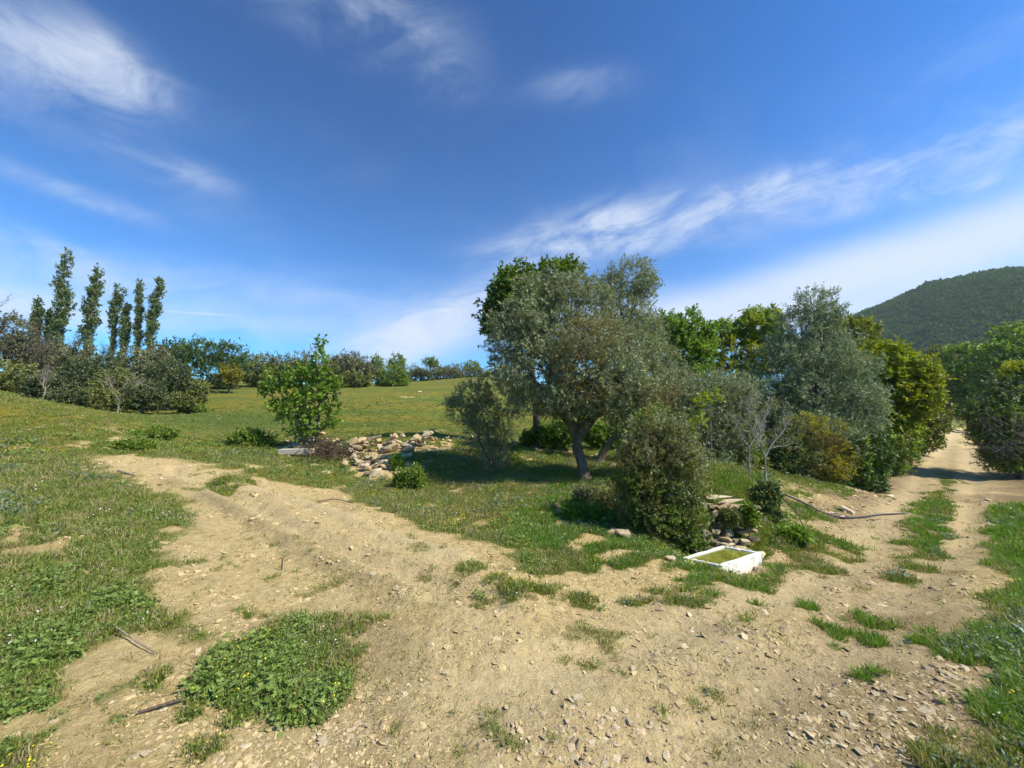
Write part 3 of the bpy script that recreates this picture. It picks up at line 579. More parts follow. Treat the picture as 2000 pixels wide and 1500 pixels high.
root, _, rng, b = tree('olive_tree', 'tall blue-grey olive tree right of the bare saplings', 'olive tree', (1590, 925), [(1592, 605, 42, 38), (1560, 640, 42, 40), (1620, 625, 22, 28), (1600, 690, 62, 54), (1520, 722, 52, 42), (1605, 762, 78, 58), (1505, 785, 50, 46), (1665, 745, 46, 52), (1560, 835, 74, 50), (1655, 825, 52, 48), (1460, 760, 34, 30), (1535, 690, 40, 40), (1480, 840, 40, 44, .5), (1700, 800, 30, 44), (1640, 870, 40, 40, .4), (1500, 880, 46, 40, .8)], 'olive_cool', n=6800, k=15, ll=.10, lw=.025, sp=.3, Y=13.2, r0=.16, bark='olive_bark', seed=10, gap=.25, tbase=.48, tvar=1.1, rough=.9)
tree('autumn_oak', 'orange-brown tinged tree behind the tall grey olive, before the mountain', 'tree', (1670, 880), [(1650, 640, 36, 20), (1682, 648, 30, 22), (1665, 690, 44, 34), (1700, 690, 26, 30)], [('yellow', .7, None), ('shrub', .3, None)], n=900, k=12, ll=.15, lw=.07, sp=.3, Y=19, r0=.10, seed=11, tbase=.25, gap=.35)
tree('yellowing_tree', 'bushy yellow-green oak left of the far end of the road', 'tree', (1745, 905), [(1735, 705, 44, 30), (1775, 725, 40, 34), (1725, 750, 40, 42), (1775, 775, 46, 44), (1735, 820, 46, 42), (1715, 875, 34, 36), (1760, 850, 34, 34), (1800, 760, 22, 40)], [('yellow', .45, [0, 1, 7, 3]), ('lime', .6, None)], n=2800, k=13, ll=.12, lw=.06, sp=.26, Y=15.2, r0=.10, seed=12, gap=.35, tbase=.32, rough=.9)
tree('olive_shrub', 'small grey olive bush between the dense shrub and the bare saplings', 'shrub', (1395, 925), [(1395, 768, 46, 38), (1440, 775, 36, 34), (1400, 830, 46, 46), (1445, 840, 34, 44), (1380, 880, 40, 38), (1345, 800, 36, 56), (1430, 900, 34, 30), (1340, 860, 34, 40)], 'olive', n=3300, k=15, ll=.075, lw=.018, sp=.24, Y=10.2, r0=.06, bark='olive_bark', seed=13, gap=.5, tbase=.5, tvar=.7)
rt, _, rng, b = tree('broom_bush', 'rusty yellow bush under the tall grey olive', 'bush', (1590, 948), [(1612, 862, 40, 40), (1590, 905, 56, 36), (1555, 880, 40, 42), (1630, 905, 34, 34), (1540, 920, 34, 28), (1650, 850, 32, 34), (1570, 845, 34, 30), (1530, 890, 26, 30)], [('orange', .42, [0, 1, 3, 6]), ('shrub', .4, None), ('olive_cool', .3, [2, 5, 6, 7])], n=2200, k=14, ll=.08, lw=.022, sp=.24, Y=11.4, r0=.04, seed=14, gap=.35, tbase=.38, rough=.9)
lichen_twigs(rt, b, b[1], [(1600, 890, 55, 45, -.3), (1580, 860, 55, 35, -.4)], 350, rng, .25, 'lichen', .005)
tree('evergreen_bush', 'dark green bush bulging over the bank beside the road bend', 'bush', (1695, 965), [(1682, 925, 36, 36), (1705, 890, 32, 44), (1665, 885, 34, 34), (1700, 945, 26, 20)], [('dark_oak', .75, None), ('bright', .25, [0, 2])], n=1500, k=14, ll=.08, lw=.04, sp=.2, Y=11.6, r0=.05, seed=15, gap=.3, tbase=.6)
tree('roadside_shrub', 'olive-green shrub at the left verge before the road disappears', 'shrub', (1800, 886), [(1805, 842, 30, 36), (1785, 862, 24, 22), (1822, 820, 18, 28), (1790, 810, 24, 24)], [('shrub', .6, None), ('scrub', .4, None)], n=1000, k=13, ll=.11, lw=.05, sp=.24, Y=17.8, r0=.05, seed=16, tbase=.5)
for i, (bb, YY, LL, mm, nn, lab) in enumerate([
    ((1420, 940), 10.6, [(1420, 895, 40, 34), (1455, 905, 34, 28), (1390, 915, 28, 22)], [('shrub', .6, None), ('scrub', .4, None)], 1300, 'dark undergrowth bush left of the bare saplings'),
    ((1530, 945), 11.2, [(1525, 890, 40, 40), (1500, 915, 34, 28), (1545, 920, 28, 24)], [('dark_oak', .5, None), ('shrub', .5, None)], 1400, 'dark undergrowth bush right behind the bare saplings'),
    ((1650, 950), 12.0, [(1645, 925, 28, 28), (1660, 890, 30, 30)], [('lime', .5, None), ('shrub', .5, None)], 800, 'green undergrowth between the rusty yellow bush and the dark bank bush'),
    ((1740, 930), 14.0, [(1735, 900, 30, 28), (1755, 880, 28, 30), (1720, 915, 22, 20)], [('bright', .5, None), ('shrub', .5, None)], 900, 'low green bush under the yellow-green oak at the road verge'),
    ((1370, 900), 14.5, [(1375, 800, 50, 50), (1440, 800, 50, 50), (1410, 850, 60, 40)], [('olive_cool', .6, None), ('shrub', .4, None)], 1700, 'grey-green thicket filling the gap behind the small olive bush'),
    ((1680, 900), 16.5, [(1690, 740, 40, 44), (1700, 800, 44, 44), (1680, 850, 44, 40)], [('yellow', .5, None), ('shrub', .5, None)], 1500, 'mixed green thicket between the tall grey olive and the yellow-green oak')]):
    tree('undergrowth_bush', lab, 'bush', bb, LL, mm, n=nn, k=14, ll=.085, lw=.036, sp=.22, Y=YY, r0=.04, seed=160 + i, gap=.3, tbase=.5, rough=.9, sub=3)
for i, (bx, Yd, LL, mm, lab) in enumerate([
    (1895, 42, [(1885, 700, 34, 26), (1860, 740, 30, 30), (1905, 745, 34, 34), (1890, 790, 36, 34)], [('bright', .8, None), ('oak', .3, None)], 'broad green tree closing the far end of the road'),
    (1850, 48, [(1835, 700, 24, 20), (1840, 740, 26, 36), (1855, 790, 20, 30)], 'shrub', 'dull green tree at the left of the far road end'),
    (1960, 38, [(1950, 690, 36, 28), (1985, 660, 40, 30), (1960, 735, 44, 36), (2020, 690, 50, 40), (1930, 770, 26, 30)], [('bright', .8, None), ('oak', .3, None)], 'tall green tree at the right of the far road end'),
    (2080, 30, [(2060, 690, 50, 40), (2110, 670, 60, 50), (2090, 750, 70, 60)], 'oak', 'green oak at the right edge behind the roadside shrub')]):
    tree('oak_tree', lab, 'tree', (bx, 850), LL, mm, n=1100, k=13, ll=.26, lw=.15, sp=.55, Y=Yd, r0=.2, seed=20 + i, gap=.3, twigs=False, tbase=.55, rough=.8, group='trees beyond the end of the road')
rt, _, rng, b = tree('roadside_shrub', 'large grey-green twiggy shrub overhanging the right side of the road', 'shrub', (1985, 905), [(1962, 815, 52, 44), (1995, 770, 50, 42), (1945, 850, 34, 34), (2040, 800, 60, 60), (1985, 865, 48, 38), (2060, 860, 50, 44), (2010, 735, 36, 28), (1935, 820, 32, 36), (1960, 885, 36, 22), (2010, 905, 50, 22), (1925, 858, 20, 22), (1965, 905, 40, 18)], [('scrub', .7, None), ('olive', .4, [0, 1, 2, 4, 7, 8]), ('yellow', .12, [6])], n=5200, k=14, ll=.09, lw=.03, sp=.28, Y=13.5, r0=.06, seed=30, gap=.45, tbase=.5)
lichen_twigs(rt, b, b[1], [(1955, 850, 50, 40, -.8), (1990, 880, 50, 25, -.8)], 110, rng, .5, 'twig', .006, 'bare_twigs', .1)
tree('green_tree', 'sparse young tree with fresh green leaves standing behind the rubble', 'tree', (612, 868), [(540, 752, 30, 24), (580, 740, 34, 26), (625, 700, 17, 28), (622, 672, 13, 12), (600, 790, 46, 34), (642, 775, 26, 30), (560, 800, 30, 22), (620, 735, 26, 26), (655, 755, 14, 18), (590, 838, 32, 16), (518, 765, 14, 12), (640, 822, 22, 20)], 'bright', n=640, k=9, ll=.125, lw=.075, sp=.20, Y=12.9, r0=.045, seed=31, gap=.45, tbase=.40, fill=.2, rough=1.0,
     stems=[[(612, 868), (608, 840), (600, 800)], [(613, 868), (622, 830), (625, 760)], [(611, 868), (595, 840), (570, 800)]])
tree('ivy_shrub', 'dark ivy-clad stump shrub at the right end of the stone wall', 'shrub', (1490, 1040), [(1486, 985, 18, 26), (1500, 965, 20, 18), (1480, 1015, 12, 16), (1505, 1000, 14, 20)], [('dark_oak', .6, None), ('shrub', .4, None)], n=1000, k=14, ll=.05, lw=.03, sp=.13, Y=7.3, r0=.07, seed=32, gap=.4, tbase=.6)
tree('lime_sapling', 'spindly sapling with sparse lime-green leaves in front of the small olive bush', 'sapling', (1345, 975), [(1375, 785, 14, 16), (1400, 775, 12, 12), (1360, 820, 16, 16), (1345, 860, 14, 22), (1350, 900, 18, 24), (1380, 915, 26, 12), (1330, 930, 14, 16)], 'lime', n=230, k=8, ll=.06, lw=.028, sp=.16, Y=7.9, r0=.014, seed=33, gap=.5, fill=.1, sub=3, rmin=.003, tbase=.55, bark='pale_bark',
     stems=[[(1345, 975), (1343, 920), (1360, 840), (1385, 785)]])
tree('bank_shrub', 'low grey dry shrub on the bank edge left of the dense shrub', 'shrub', (1175, 985), [(1165, 972, 42, 18), (1200, 980, 30, 18), (1135, 965, 20, 10)], [('thicket', .5, None), ('shrub', .5, None)], n=900, k=12, ll=.05, lw=.014, sp=.14, Y=7.7, r0=.012, seed=34, gap=.5, tbase=.6)
for i, (px, py, w, h, mm, lab) in enumerate([(800, 935, 26, 22, 'scrub', 'small dark bush between the rubble and the wispy olive shrub'), (775, 905, 8, 16, 'bright', 'thin green seedling growing out of the rubble'), (1120, 1005, 20, 14, 'bright', 'leafy weed bush on the sandy bank, leftmost'), (1165, 1010, 18, 16, 'bright', 'leafy weed bush beside the boulder on the bank'), (1350, 1052, 10, 16, 'bright', 'green weed bush growing from the foot of the stone wall'), (1355, 1075, 20, 16, 'oak', 'dark weed bush at the left end of the trough'), (1545, 1045, 26, 12, 'bright', 'lush weed bush right of the stone wall'), (1425, 1012, 12, 8, 'shrub', 'small dull creeper hanging over the middle of the stone wall'), (1462, 1010, 9, 18, 'scrub', 'leafy creeper on the right side of the stone wall'), (1364, 1004, 8, 18, 'shrub', 'dry creeper on the left side of the stone wall'), (490, 858, 40, 18, 'scrub', 'dark grassy hump left of the young tree'), (385, 802, 26, 8, 'scrub', 'dark green hump of weeds at the near edge of the field'), (305, 848, 45, 10, 'scrub', 'low dark weed bed at the top of the dirt track'), (260, 872, 35, 8, 'scrub', 'low dark weed bed left of the top of the dirt track')]):
    on_wall = 'creeper' in lab; g = G(px, py + h * .8)
    tree('creeper' if on_wall else 'weed_bush', lab, 'bush', (px, py + h * .8), [(px, py, w, h), (px - w * .5, py + h * .3, w * .6, h * .6), (px + w * .5, py + h * .35, w * .6, h * .6)], mm, n=260 + int(w * 9), k=10, ll=.045 + g[1] * .003, lw=.022 + g[1] * .0012, sp=.1 + g[1] * .004, r0=.01, seed=50 + i, twigs=False, sub=2, rmin=.003, tbase=.45, Y=(6.12 + (1096 - py) / 110 * .55) if on_wall else None)

# ---- bare saplings and bare trees
def bare(pts0, d0, L0, r0, depth, rng, out, spread=.55, up=.25, kids=(2, 3), sides=5, wob=.15):
    p = [np.array(pts0, float)]; d = np.array(d0, float); n = 5
    for i in range(n): d = nrm(d + rng.normal(0, wob, 3) + np.array([0, 0, up * .12])); p.append(p[-1] + d * L0 / n)
    out.append((np.array(p), np.linspace(r0, r0 * .62, n + 1), sides))
    if depth <= 0: return
    for q in range(int(rng.integers(kids[0], kids[1] + 1))):
        j = n if q == 0 else int(rng.integers(2, n + 1)); dd = nrm(d * (1 - spread * .4) + rdir(rng) * spread + np.array([0, 0, up]))
        bare(p[j], dd, L0 * rng.uniform(.6, .85), r0 * .58, depth - 1, rng, out, spread, up, kids, max(3, sides - 1), wob)
def bare_tree(name, label, cat, b, h, r0, mat, seed, depth=4, kids=(2, 3), lean=(0, 0, 1), spread=.6, up=.25, group=None):
    rng = np.random.default_rng(seed); out = []
    bare((0, 0, 0), nrm(np.array(lean, float)), h * .32, r0, depth, rng, out, spread, up, kids)
    root = empty(name, b, label, cat, group)
    obj('trunk', tubes(out[:1], M[mat], 'trunk'), root); obj('branches', tubes(out[1:], M[mat], 'branches'), root)
    return root
def sapling(label, base, paths, Y, r0, seed):
    rng = np.random.default_rng(seed); bx = W(base[0], base[1], Y)[0]; b = np.array([bx, Y, Hs(bx, Y) - .04]); root = empty('bare_sapling', b, label, 'sapling', 'bare saplings')
    tr, brn = [], []
    for i, (pts, r) in enumerate(paths):
        q = [W(p[0], p[1], Y + (p[2] if len(p) > 2 else 0)) - b for p in pts]
        if i == 0: q[0] = np.zeros(3)
        p = smooth_path(q, 10); p = p + rng.normal(0, .006, p.shape) * np.linspace(0, 1, len(p))[:, None]; (tr if i == 0 else brn).append((p, np.linspace(r, r * .55, len(p)) * r0, 7))
        if i:
            for k in range(9):
                j = int(rng.integers(2, len(p))); bare(p[j], nrm(p[-1] - p[0]) * .6 + rdir(rng) * .5 + np.array([0, 0, .3]), .16, r * r0 * .40, 2, rng, brn, .6, .25, (2, 2), 4, .2)
    obj('trunk', tubes(tr, M['white_bark'], 'trunk', .1, rng), root); obj('branches', tubes(brn, M['white_bark'], 'branches'), root)
M['white_bark'] = bark_mat('white_bark', (.20, .18, .15), (.44, .41, .35), 16)
sapling('pale bare sapling, the thinner left one of the pair above the stone wall', (1466, 938), [([(1466, 938), (1463, 905), (1464, 872)], 1), ([(1464, 874), (1449, 855), (1438, 830), (1435, 815)], .6), ([(1464, 872), (1474, 855), (1484, 838), (1490, 818)], .7), ([(1474, 855), (1468, 838), (1462, 820), (1466, 800), (1460, 780)], .6), ([(1466, 808), (1474, 790), (1480, 770)], .4)], 8.7, .021, 5)
sapling('pale bare forked sapling, the right one of the pair above the stone wall', (1496, 950), [([(1490, 958), (1495, 930), (1495, 893)], 1), ([(1495, 893), (1486, 872), (1484, 848), (1480, 830)], .75), ([(1495, 893), (1502, 875), (1518, 855), (1532, 840), (1541, 822)], .75), ([(1485, 858), (1492, 840), (1494, 815), (1500, 795)], .5), ([(1502, 876), (1520, 872), (1540, 870)], .35), ([(1532, 840), (1534, 822), (1530, 805)], .35)], 8.4, .025, 6)

# ---- background: poplars, thicket, ridge trees
def poplar(x0, x1, ytop, hw, ybot, lab, seed, Y=48, fork=None):
    rng = np.random.default_rng(seed + 300); gx = W(x0, 700, Y)[0]; b = np.array([gx, Y, Hs(gx, Y) - .1])
    root = empty('poplar_tree', b, lab, 'poplar', 'poplars standing in a row above the thicket')
    def colm(x0, x1, yt, yb, hw, n):
        LL = []
        for i in range(n):
            t = i / (n - 1); cx = x0 + (x1 - x0) * t ** 1.4; cy = yb + (yt - yb) * t
            w_ = hw * (0.40 + .85 * math.sin(math.pi * min(1, t * .78 + .06))) * (1 - .45 * t ** 4) * (.85 + .3 * rng.random())
            LL.append((cx + rng.uniform(-.2, .35) * hw, cy, w_ * .5, (yb - yt) / n * .85))
        return LL
    LL = colm(x0, x1, ytop + 8, ybot, hw, 9)
    if fork: LL += colm(*fork, 5)
    lobes = [(c - b, R) for c, R in lob(Y, LL)]
    me, _ = crown_mesh('crown', lobes, int(150 + hw * 34), 12, .22, .12, .5, M['poplar'], rng, up=1.5, fill=.15, rough=1.0, gap=.35, tbase=.5, tvar=.5)
    tp = np.array([W(x1, ytop, Y) - b]); obj('trunk', tubes([(smooth_path([[0, 0, 0], W(x0, ybot, Y) - b, W((x0 + x1) / 2, (ybot + ytop) / 2, Y) - b, tp[0]], 10), np.linspace(.28, .05, len(smooth_path([[0, 0, 0], W(x0, ybot, Y) - b, W((x0 + x1) / 2, (ybot + ytop) / 2, Y) - b, tp[0]], 10))), 6)], M['bark'], 'trunk'), root)
    obj('crown', me, root)
for i, t in enumerate([(66, 75, 582, 13, 672, 'short broad poplar, leftmost of the row'), (92, 97, 604, 7, 668, 'faint thin poplar tucked beside the tallest one'), (108, 128, 498, 21, 700, 'tallest poplar with a thick leafy column'), (168, 192, 522, 19, 690, 'second tallest poplar, flaring out to the right near its top'),
                       (219, 227, 556, 8, 680, 'slender poplar with a forked tip'), (240, 248, 593, 11, 685, 'shortest poplar of the right-hand group'), (267, 274, 548, 8, 690, 'thin straight poplar, second from the right'), (290, 310, 546, 14, 688, 'rightmost poplar, windswept to the right')]):
    poplar(*t, seed=i, fork=(224, 241, 572, 630, 6) if i == 4 else None)

def far_bush(px, py, rx, ry, mat, Y, lab, seed, cat='bush', name='thicket_bush', n=None, group='bushes of the thicket at the left', lobes=None, ls=1.0, **kw):
    LL = lobes or [(px, py, rx * .8, ry * .85), (px - rx * .45, py + ry * .25, rx * .5, ry * .65), (px + rx * .45, py + ry * .2, rx * .5, ry * .7), (px + rx * .1, py + ry * .6, rx * .8, ry * .5)]
    s = Y / 30 * ls
    tree(name, lab, cat, (px, py + ry), LL, mat, n=n or int(260 + rx * ry * .22), k=12, ll=.17 * s, lw=.085 * s, sp=.42 * s, Y=Y, r0=.09, seed=100 + seed, twigs=False, sub=2, rmin=.02, group=group, rough=.9, gap=.35, **kw)
TH = [  # px, py, rx, ry, material, distance, label
    (20, 655, 40, 55, 'thicket', 33, 'tall dark brown thicket tree at the left edge'), (62, 690, 36, 45, 'thicket', 34, 'brown leafless-looking thicket bush under the leftmost poplar'), (112, 705, 36, 36, 'thicket', 33, 'brown thicket bush under the tallest poplar'),
    (25, 735, 50, 36, 'shrub', 26, 'dull green thicket bush at the left edge of the hedge'), (85, 752, 36, 26, 'hedge', 23, 'low green bush at the left end of the hedge foot'), (150, 735, 45, 38, 'hedge', 25, 'mid green bush in front of the tallest poplar'), (205, 728, 40, 42, 'hedge', 27, 'rounded green bush below the second tallest poplar'),
    (160, 700, 34, 30, 'thicket', 32, 'brown bush between the two tallest poplars'), (250, 715, 40, 40, 'thicket', 30, 'brown twiggy bush behind the leaning pale trunk'), (300, 705, 36, 32, 'thicket', 33, 'brown bush under the rightmost poplar'), (190, 778, 46, 24, 'shrub', 21.5, 'dark bush at the foot of the hedge on the left crest'),
    (278, 772, 52, 28, 'hedge', 22.5, 'low dark green bush at the front of the hedge'), (330, 735, 46, 36, 'hedge', 27, 'olive-green bush left of the round oak'), (350, 782, 32, 16, 'shrub', 24, 'brownish low bush at the right end of the hedge foot'), (375, 762, 36, 24, 'shrub', 28, 'dark shrub below the round oak'), (130, 775, 40, 18, 'hedge', 20.5, 'low green bush rising over the left crest'), (225, 745, 40, 30, 'shrub', 24, 'dull bush in the middle of the hedge'),
    (500, 722, 36, 26, 'shrub', 46, 'dull green bush right of the rusty bush'), (545, 722, 34, 24, 'hedge', 48, 'green bush behind the left side of the young tree'), (700, 722, 34, 26, 'thicket', 46, 'brown twiggy bush right of the young tree top'), (665, 715, 34, 26, 'thicket', 49, 'grey-brown bush just behind the young tree top'), (640, 730, 44, 22, 'shrub', 47, 'dark olive bush behind the young tree'), (590, 722, 30, 22, 'shrub', 47, 'dark bush hidden behind the young tree'), (690, 740, 34, 14, 'shrub', 44, 'low dark bush at the edge of the upper field')]
for i, t in enumerate(TH): far_bush(*t[:7], seed=i, tbase=.5)
G2 = 'trees along the ridge'
for i, (px, py, rx, ry, mm, lab) in enumerate([(795, 738, 24, 9, 'thicket', 'grey scrub clump touching the right side of the field bush'), (835, 736, 24, 9, 'shrub', 'scrub clump under the umbrella-shaped ridge tree'), (870, 738, 24, 9, 'thicket', 'low grey scrub clump right of the umbrella-shaped tree'), (905, 736, 22, 9, 'scrub', 'green scrub clump under the dark low ridge tree'), (940, 738, 22, 9, 'shrub', 'scrub clump at the left edge of the big olive crown'),
                                            (860, 726, 30, 8, 'shrub', 'dull scrub clump on the skyline between the small ridge trees'), (720, 722, 22, 14, 'shrub', 'dull bush on the ridge left of the field bush'), (530, 705, 30, 20, 'thicket', 'brown-grey bush on the skyline left of the young tree'), (480, 710, 26, 20, 'scrub', 'green bush touching the right side of the round oak'), (580, 700, 26, 18, 'thicket', 'brown-grey bush on the skyline touching the young tree'), (685, 700, 26, 16, 'thicket', 'brown-grey bush on the skyline right of the young tree')]):
    far_bush(px, py, rx, ry, mm, 59, lab, 70 + i, 'bush', 'ridge_bush', 240, 'scrub along the ridge', ls=.5)
ZN = [(520, 'right of the rusty bush'), (560, 'left of the young tree'), (600, 'behind the left half of the young tree'), (640, 'behind the young tree top'), (700, 'right of the young tree'), (735, 'left of the solitary field bush'), (790, 'behind the solitary field bush'), (850, 'below the umbrella-shaped tree'), (900, 'between umbrella-shaped tree and dark low tree'), (999, 'beside the big olive crown')]
for i in range(19):
    px = 475 + i * 25.0 + (i * 37 % 11) - 5; mm_ = ['thicket', 'shrub', 'thicket', 'scrub', 'thicket'][i * 7 % 5]; ry = 8 + (i * 53 % 7); far_bush(px, 742 - .02 * (px - 470) - ry, 20 + (i * 29 % 9), ry, mm_, 56 + (i * 31 % 5), '%s %s scrub clump at the field top, %s' % ('taller' if ry > 11 else 'low', {'thicket': 'greyish', 'shrub': 'dull green', 'scrub': 'green'}[mm_], next(z for q, z in ZN if px < q)), 300 + i, 'bush', 'scrub_clump', 150, 'scrub clumps in the hedge along the field top', ls=.5)
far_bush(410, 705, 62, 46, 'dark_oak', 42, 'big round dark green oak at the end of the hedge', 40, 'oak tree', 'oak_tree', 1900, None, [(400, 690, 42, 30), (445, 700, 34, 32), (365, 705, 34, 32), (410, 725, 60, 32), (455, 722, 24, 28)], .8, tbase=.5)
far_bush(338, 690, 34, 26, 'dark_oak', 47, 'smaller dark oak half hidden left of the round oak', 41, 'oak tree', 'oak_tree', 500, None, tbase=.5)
far_bush(448, 730, 24, 22, 'orange', 39, 'small rusty brown bush right of the round oak', 42, 'bush', 'rusty_bush', 420, None, ls=.8, tbase=.08)
far_bush(765, 735, 36, 22, 'scrub', 47, 'solitary rounded olive-green bush at the top of the field', 43, 'bush', 'field_bush', 800, None, ls=.7, tbase=.5)
far_bush(775, 706, 18, 16, 'scrub', 56, 'narrow green bush rising behind the solitary field bush', 44, 'bush', 'ridge_bush', 260, G2, ls=.6)
far_bush(735, 706, 12, 16, 'scrub', 58, 'small green ridge tree left of the field bush', 45, 'tree', 'ridge_tree', 200, G2, ls=.6)
far_bush(840, 706, 17, 11, 'scrub', 58, 'small umbrella-shaped tree on the ridge skyline', 46, 'tree', 'ridge_tree', 260, G2, ls=.55)
far_bush(920, 715, 18, 11, 'scrub', 60, 'dark low tree on the ridge just left of the wispy olive shrub', 47, 'tree', 'ridge_tree', 240, G2, ls=.55)
far_bush(880, 722, 22, 9, 'thicket', 60, 'grey scrub bush on the ridge skyline', 48, 'bush', 'ridge_bush', 220, G2, ls=.5)
far_bush(820, 728, 22, 8, 'thicket', 60, 'low grey scrub between the field bush and the umbrella tree', 49, 'bush', 'ridge_bush', 200, G2, ls=.5)
far_bush(950, 730, 18, 10, 'scrub', 60, 'low green ridge bush at the left edge of the big olive', 50, 'bush', 'ridge_bush', 200, G2, ls=.5)
# leafless trees: three shapes, copied
protos = []
def copy_tree(o, loc, s, rz, label):
    r = o.copy(); COL.objects.link(r); r.location = loc; r.scale = (s, s, s); r.rotation_euler = (0, 0, rz); r['label'] = label
    for ch in o.children:
        c = ch.copy(); COL.objects.link(c); c.parent = r
    return r
rb = [(485, 672, 62), (505, 680, 60), (537, 674, 60), (565, 672, 62), (590, 676, 60), (655, 676, 58), (678, 682, 60), (703, 680, 60), (722, 688, 60), (755, 690, 60), (795, 688, 60), (810, 695, 61), (868, 702, 62), (890, 706, 62), (895, 712, 63)]
wh = ['over the right flank of the round oak', 'right of the round oak', 'left of the young tree', 'near the young tree, second to its left', 'just left of the young tree top', 'just right of the young tree top', 'second right of the young tree', 'behind the brown bush right of the young tree', 'left of the field bush', 'rising over the left of the field bush', 'rising over the right of the field bush', 'right of the field bush', 'right of the umbrella tree', 'between the umbrella tree and the dark low tree', 'smallest, next to the dark low ridge tree']
rg = np.random.default_rng(77)
for i, ((px, py, Y), w_) in enumerate(zip(rb, wh)):
    x = W(px, py, Y)[0]; z = Hs(x, Y) - .1; top = W(px, py, Y)[2]; lab = 'bare grey tree on the skyline, ' + w_
    if i < 3:
        o = bare_tree('bare_tree', lab, 'bare tree', (x, Y, z), 4.5, .24, 'twig', 400 + i, 5, (2, 3), (0, 0, 1), .62, .3, 'bare trees on the skyline'); protos.append(o); s = max(.5, (top - z) / 4.6); o.scale = (s, s, s)
    else: copy_tree(protos[i % 3], (x, Y, z), max(.5, (top - z) / 4.6), rg.uniform(0, 6.28), lab)
for i, (px, py, Y, h, lab, m_) in enumerate([(238, 690, 20.5, 3.0, 'pale leafless tree with a forked trunk in the middle of the hedge', 'pale_bark'), (93, 660, 21, 2.4, 'pale bare trunk standing in the left part of the hedge', 'pale_bark'), (15, 600, 30, 7.5, 'tall brown leafless tree at the left edge of the picture', 'brown_twig'), (45, 610, 31, 6.5, 'brown leafless tree second from the left edge', 'brown_twig'),
                                            (140, 650, 31, 5.5, 'brown leafless tree between the two tallest poplars', 'brown_twig'), (275, 670, 31, 4.8, 'brown leafless tree below the right-hand poplars', 'brown_twig'), (205, 670, 30, 5, 'brown leafless tree under the forked poplar', 'brown_twig'), (320, 680, 33, 4.3, 'brown leafless tree at the right end of the hedge', 'brown_twig'), (-30, 610, 29, 7, 'brown leafless tree cut by the left edge of the picture', 'brown_twig')]):
    x = W(px, py, Y)[0]; bare_tree('bare_tree', lab, 'bare tree', (x, Y, Hs(x, Y) - .1), h, (.055 if m_ == 'pale_bark' else .13), m_, 430 + i, 5, (2, 4), (0, 0, 1), .65, .3, 'leafless trees in the thicket')

# ------------------------------------------------------------------ stones
import bmesh
def hull(seed, n=14, flat=.6, blocky=0.0):
    rng = np.random.default_rng(seed); bm = bmesh.new()
    for _ in range(n):
        v = rdir(rng)
        if blocky: v = np.sign(v) * np.abs(v) ** (1 - blocky) * (1 - .35 * blocky)
        v = v * rng.uniform(.8, 1.05); bm.verts.new((v[0], v[1] * .85, v[2] * flat))
    r = bmesh.ops.convex_hull(bm, input=bm.verts)
    bmesh.ops.delete(bm, geom=list({g for g in r['geom_interior'] + r['geom_unused'] if isinstance(g, bmesh.types.BMVert)}), context='VERTS')
    bmesh.ops.recalc_face_normals(bm, faces=bm.faces)
    return bm
STM = {}
def stone_mesh(shape, mi):
    k = (shape, mi)
    if k not in STM:
        bm = hull(shape, 14 + shape % 5, [.35, .5, .65, .8, .45][shape % 5], [.0, .35, .5, .2, .6][shape % 5]); me = bpy.data.meshes.new('stone'); bm.to_mesh(me); bm.free(); me.materials.append(M['stone'][mi]); STM[k] = me
    return STM[k]
def stone(loc, size, label, group, rng, shape=None, mi=None, rot=None, parent=None, name='stone', cat='stone'):
    o = bpy.data.objects.new(name, stone_mesh(int(rng.integers(15)) if shape is None else shape, int(rng.integers(3)) if mi is None else mi)); COL.objects.link(o)
    o.location = loc; o.scale = size; o.rotation_euler = rot or (rng.uniform(-.35, .35), rng.uniform(-.35, .35), rng.uniform(0, 6.28))
    if parent is not None: o.parent = parent
    else: tag(o, label, cat, group)
    return o
rs = np.random.default_rng(12); NST = 0
TONE = ['pale cream', 'pinkish', 'tan']
def slabel(size, mi, base, spot):
    fl = size[2] / size[0]; sh = 'flat' if fl < .45 else ('chunky' if fl > .68 else 'blunt'); el = 'long ' if size[1] / size[0] < .7 else ''
    big = size[0]; sz_ = 'large ' if big > (.2 if big > .06 else .038) else ('' if big > (.14 if big > .06 else .026) else 'small ')
    return '%s%s%s %s stone %s' % (sz_, el, sh, TONE[mi].split()[0], (spot + base).replace('in the near', 'near').replace('in the far', 'far').replace('part of the', 'of the'))
def pile(pts, n, wpx, smin, smax, up, label, group):
    global NST
    for i in range(n):
        t = rs.random() * (len(pts) - 1); k = int(t); f = t - k
        px = pts[k][0] * (1 - f) + pts[k + 1][0] * f + rs.normal(0, wpx[0]); py = pts[k][1] * (1 - f) + pts[k + 1][1] * f
        g = G(px, py); dd = rs.normal(0, wpx[1]); g = g * (1 + dd / g[1]); s = smin * (smax / smin) ** (rs.random() ** 1.4); z = Hs(*g) + s * .25 + rs.random() * up * math.exp(-(dd / wpx[1]) ** 2 * .7)
        sz = (s, s * rs.uniform(.55, 1), s * rs.uniform(.4, .95)); mi = int(rs.integers(3)); third = int(min(4.999, t / (len(pts) - 1) * 5))
        stone((g[0], g[1], z), sz, slabel(sz, mi, label, (['at the left end of ', 'in the left part of ', 'in the middle of ', 'in the right part of ', 'at the right end of '][third])), group, rs, None, mi); NST += 1
pile([(565, 872), (600, 872), (640, 880), (690, 884), (740, 880), (790, 878), (830, 872)], 135, (8, .30), .11, .31, .55, 'the rubble heap', 'stones of the rubble heap')
pile([(700, 912), (735, 912), (760, 920)], 44, (14, .5), .09, .24, .18, 'the spill below the rubble heap', 'stones spilled below the rubble heap')
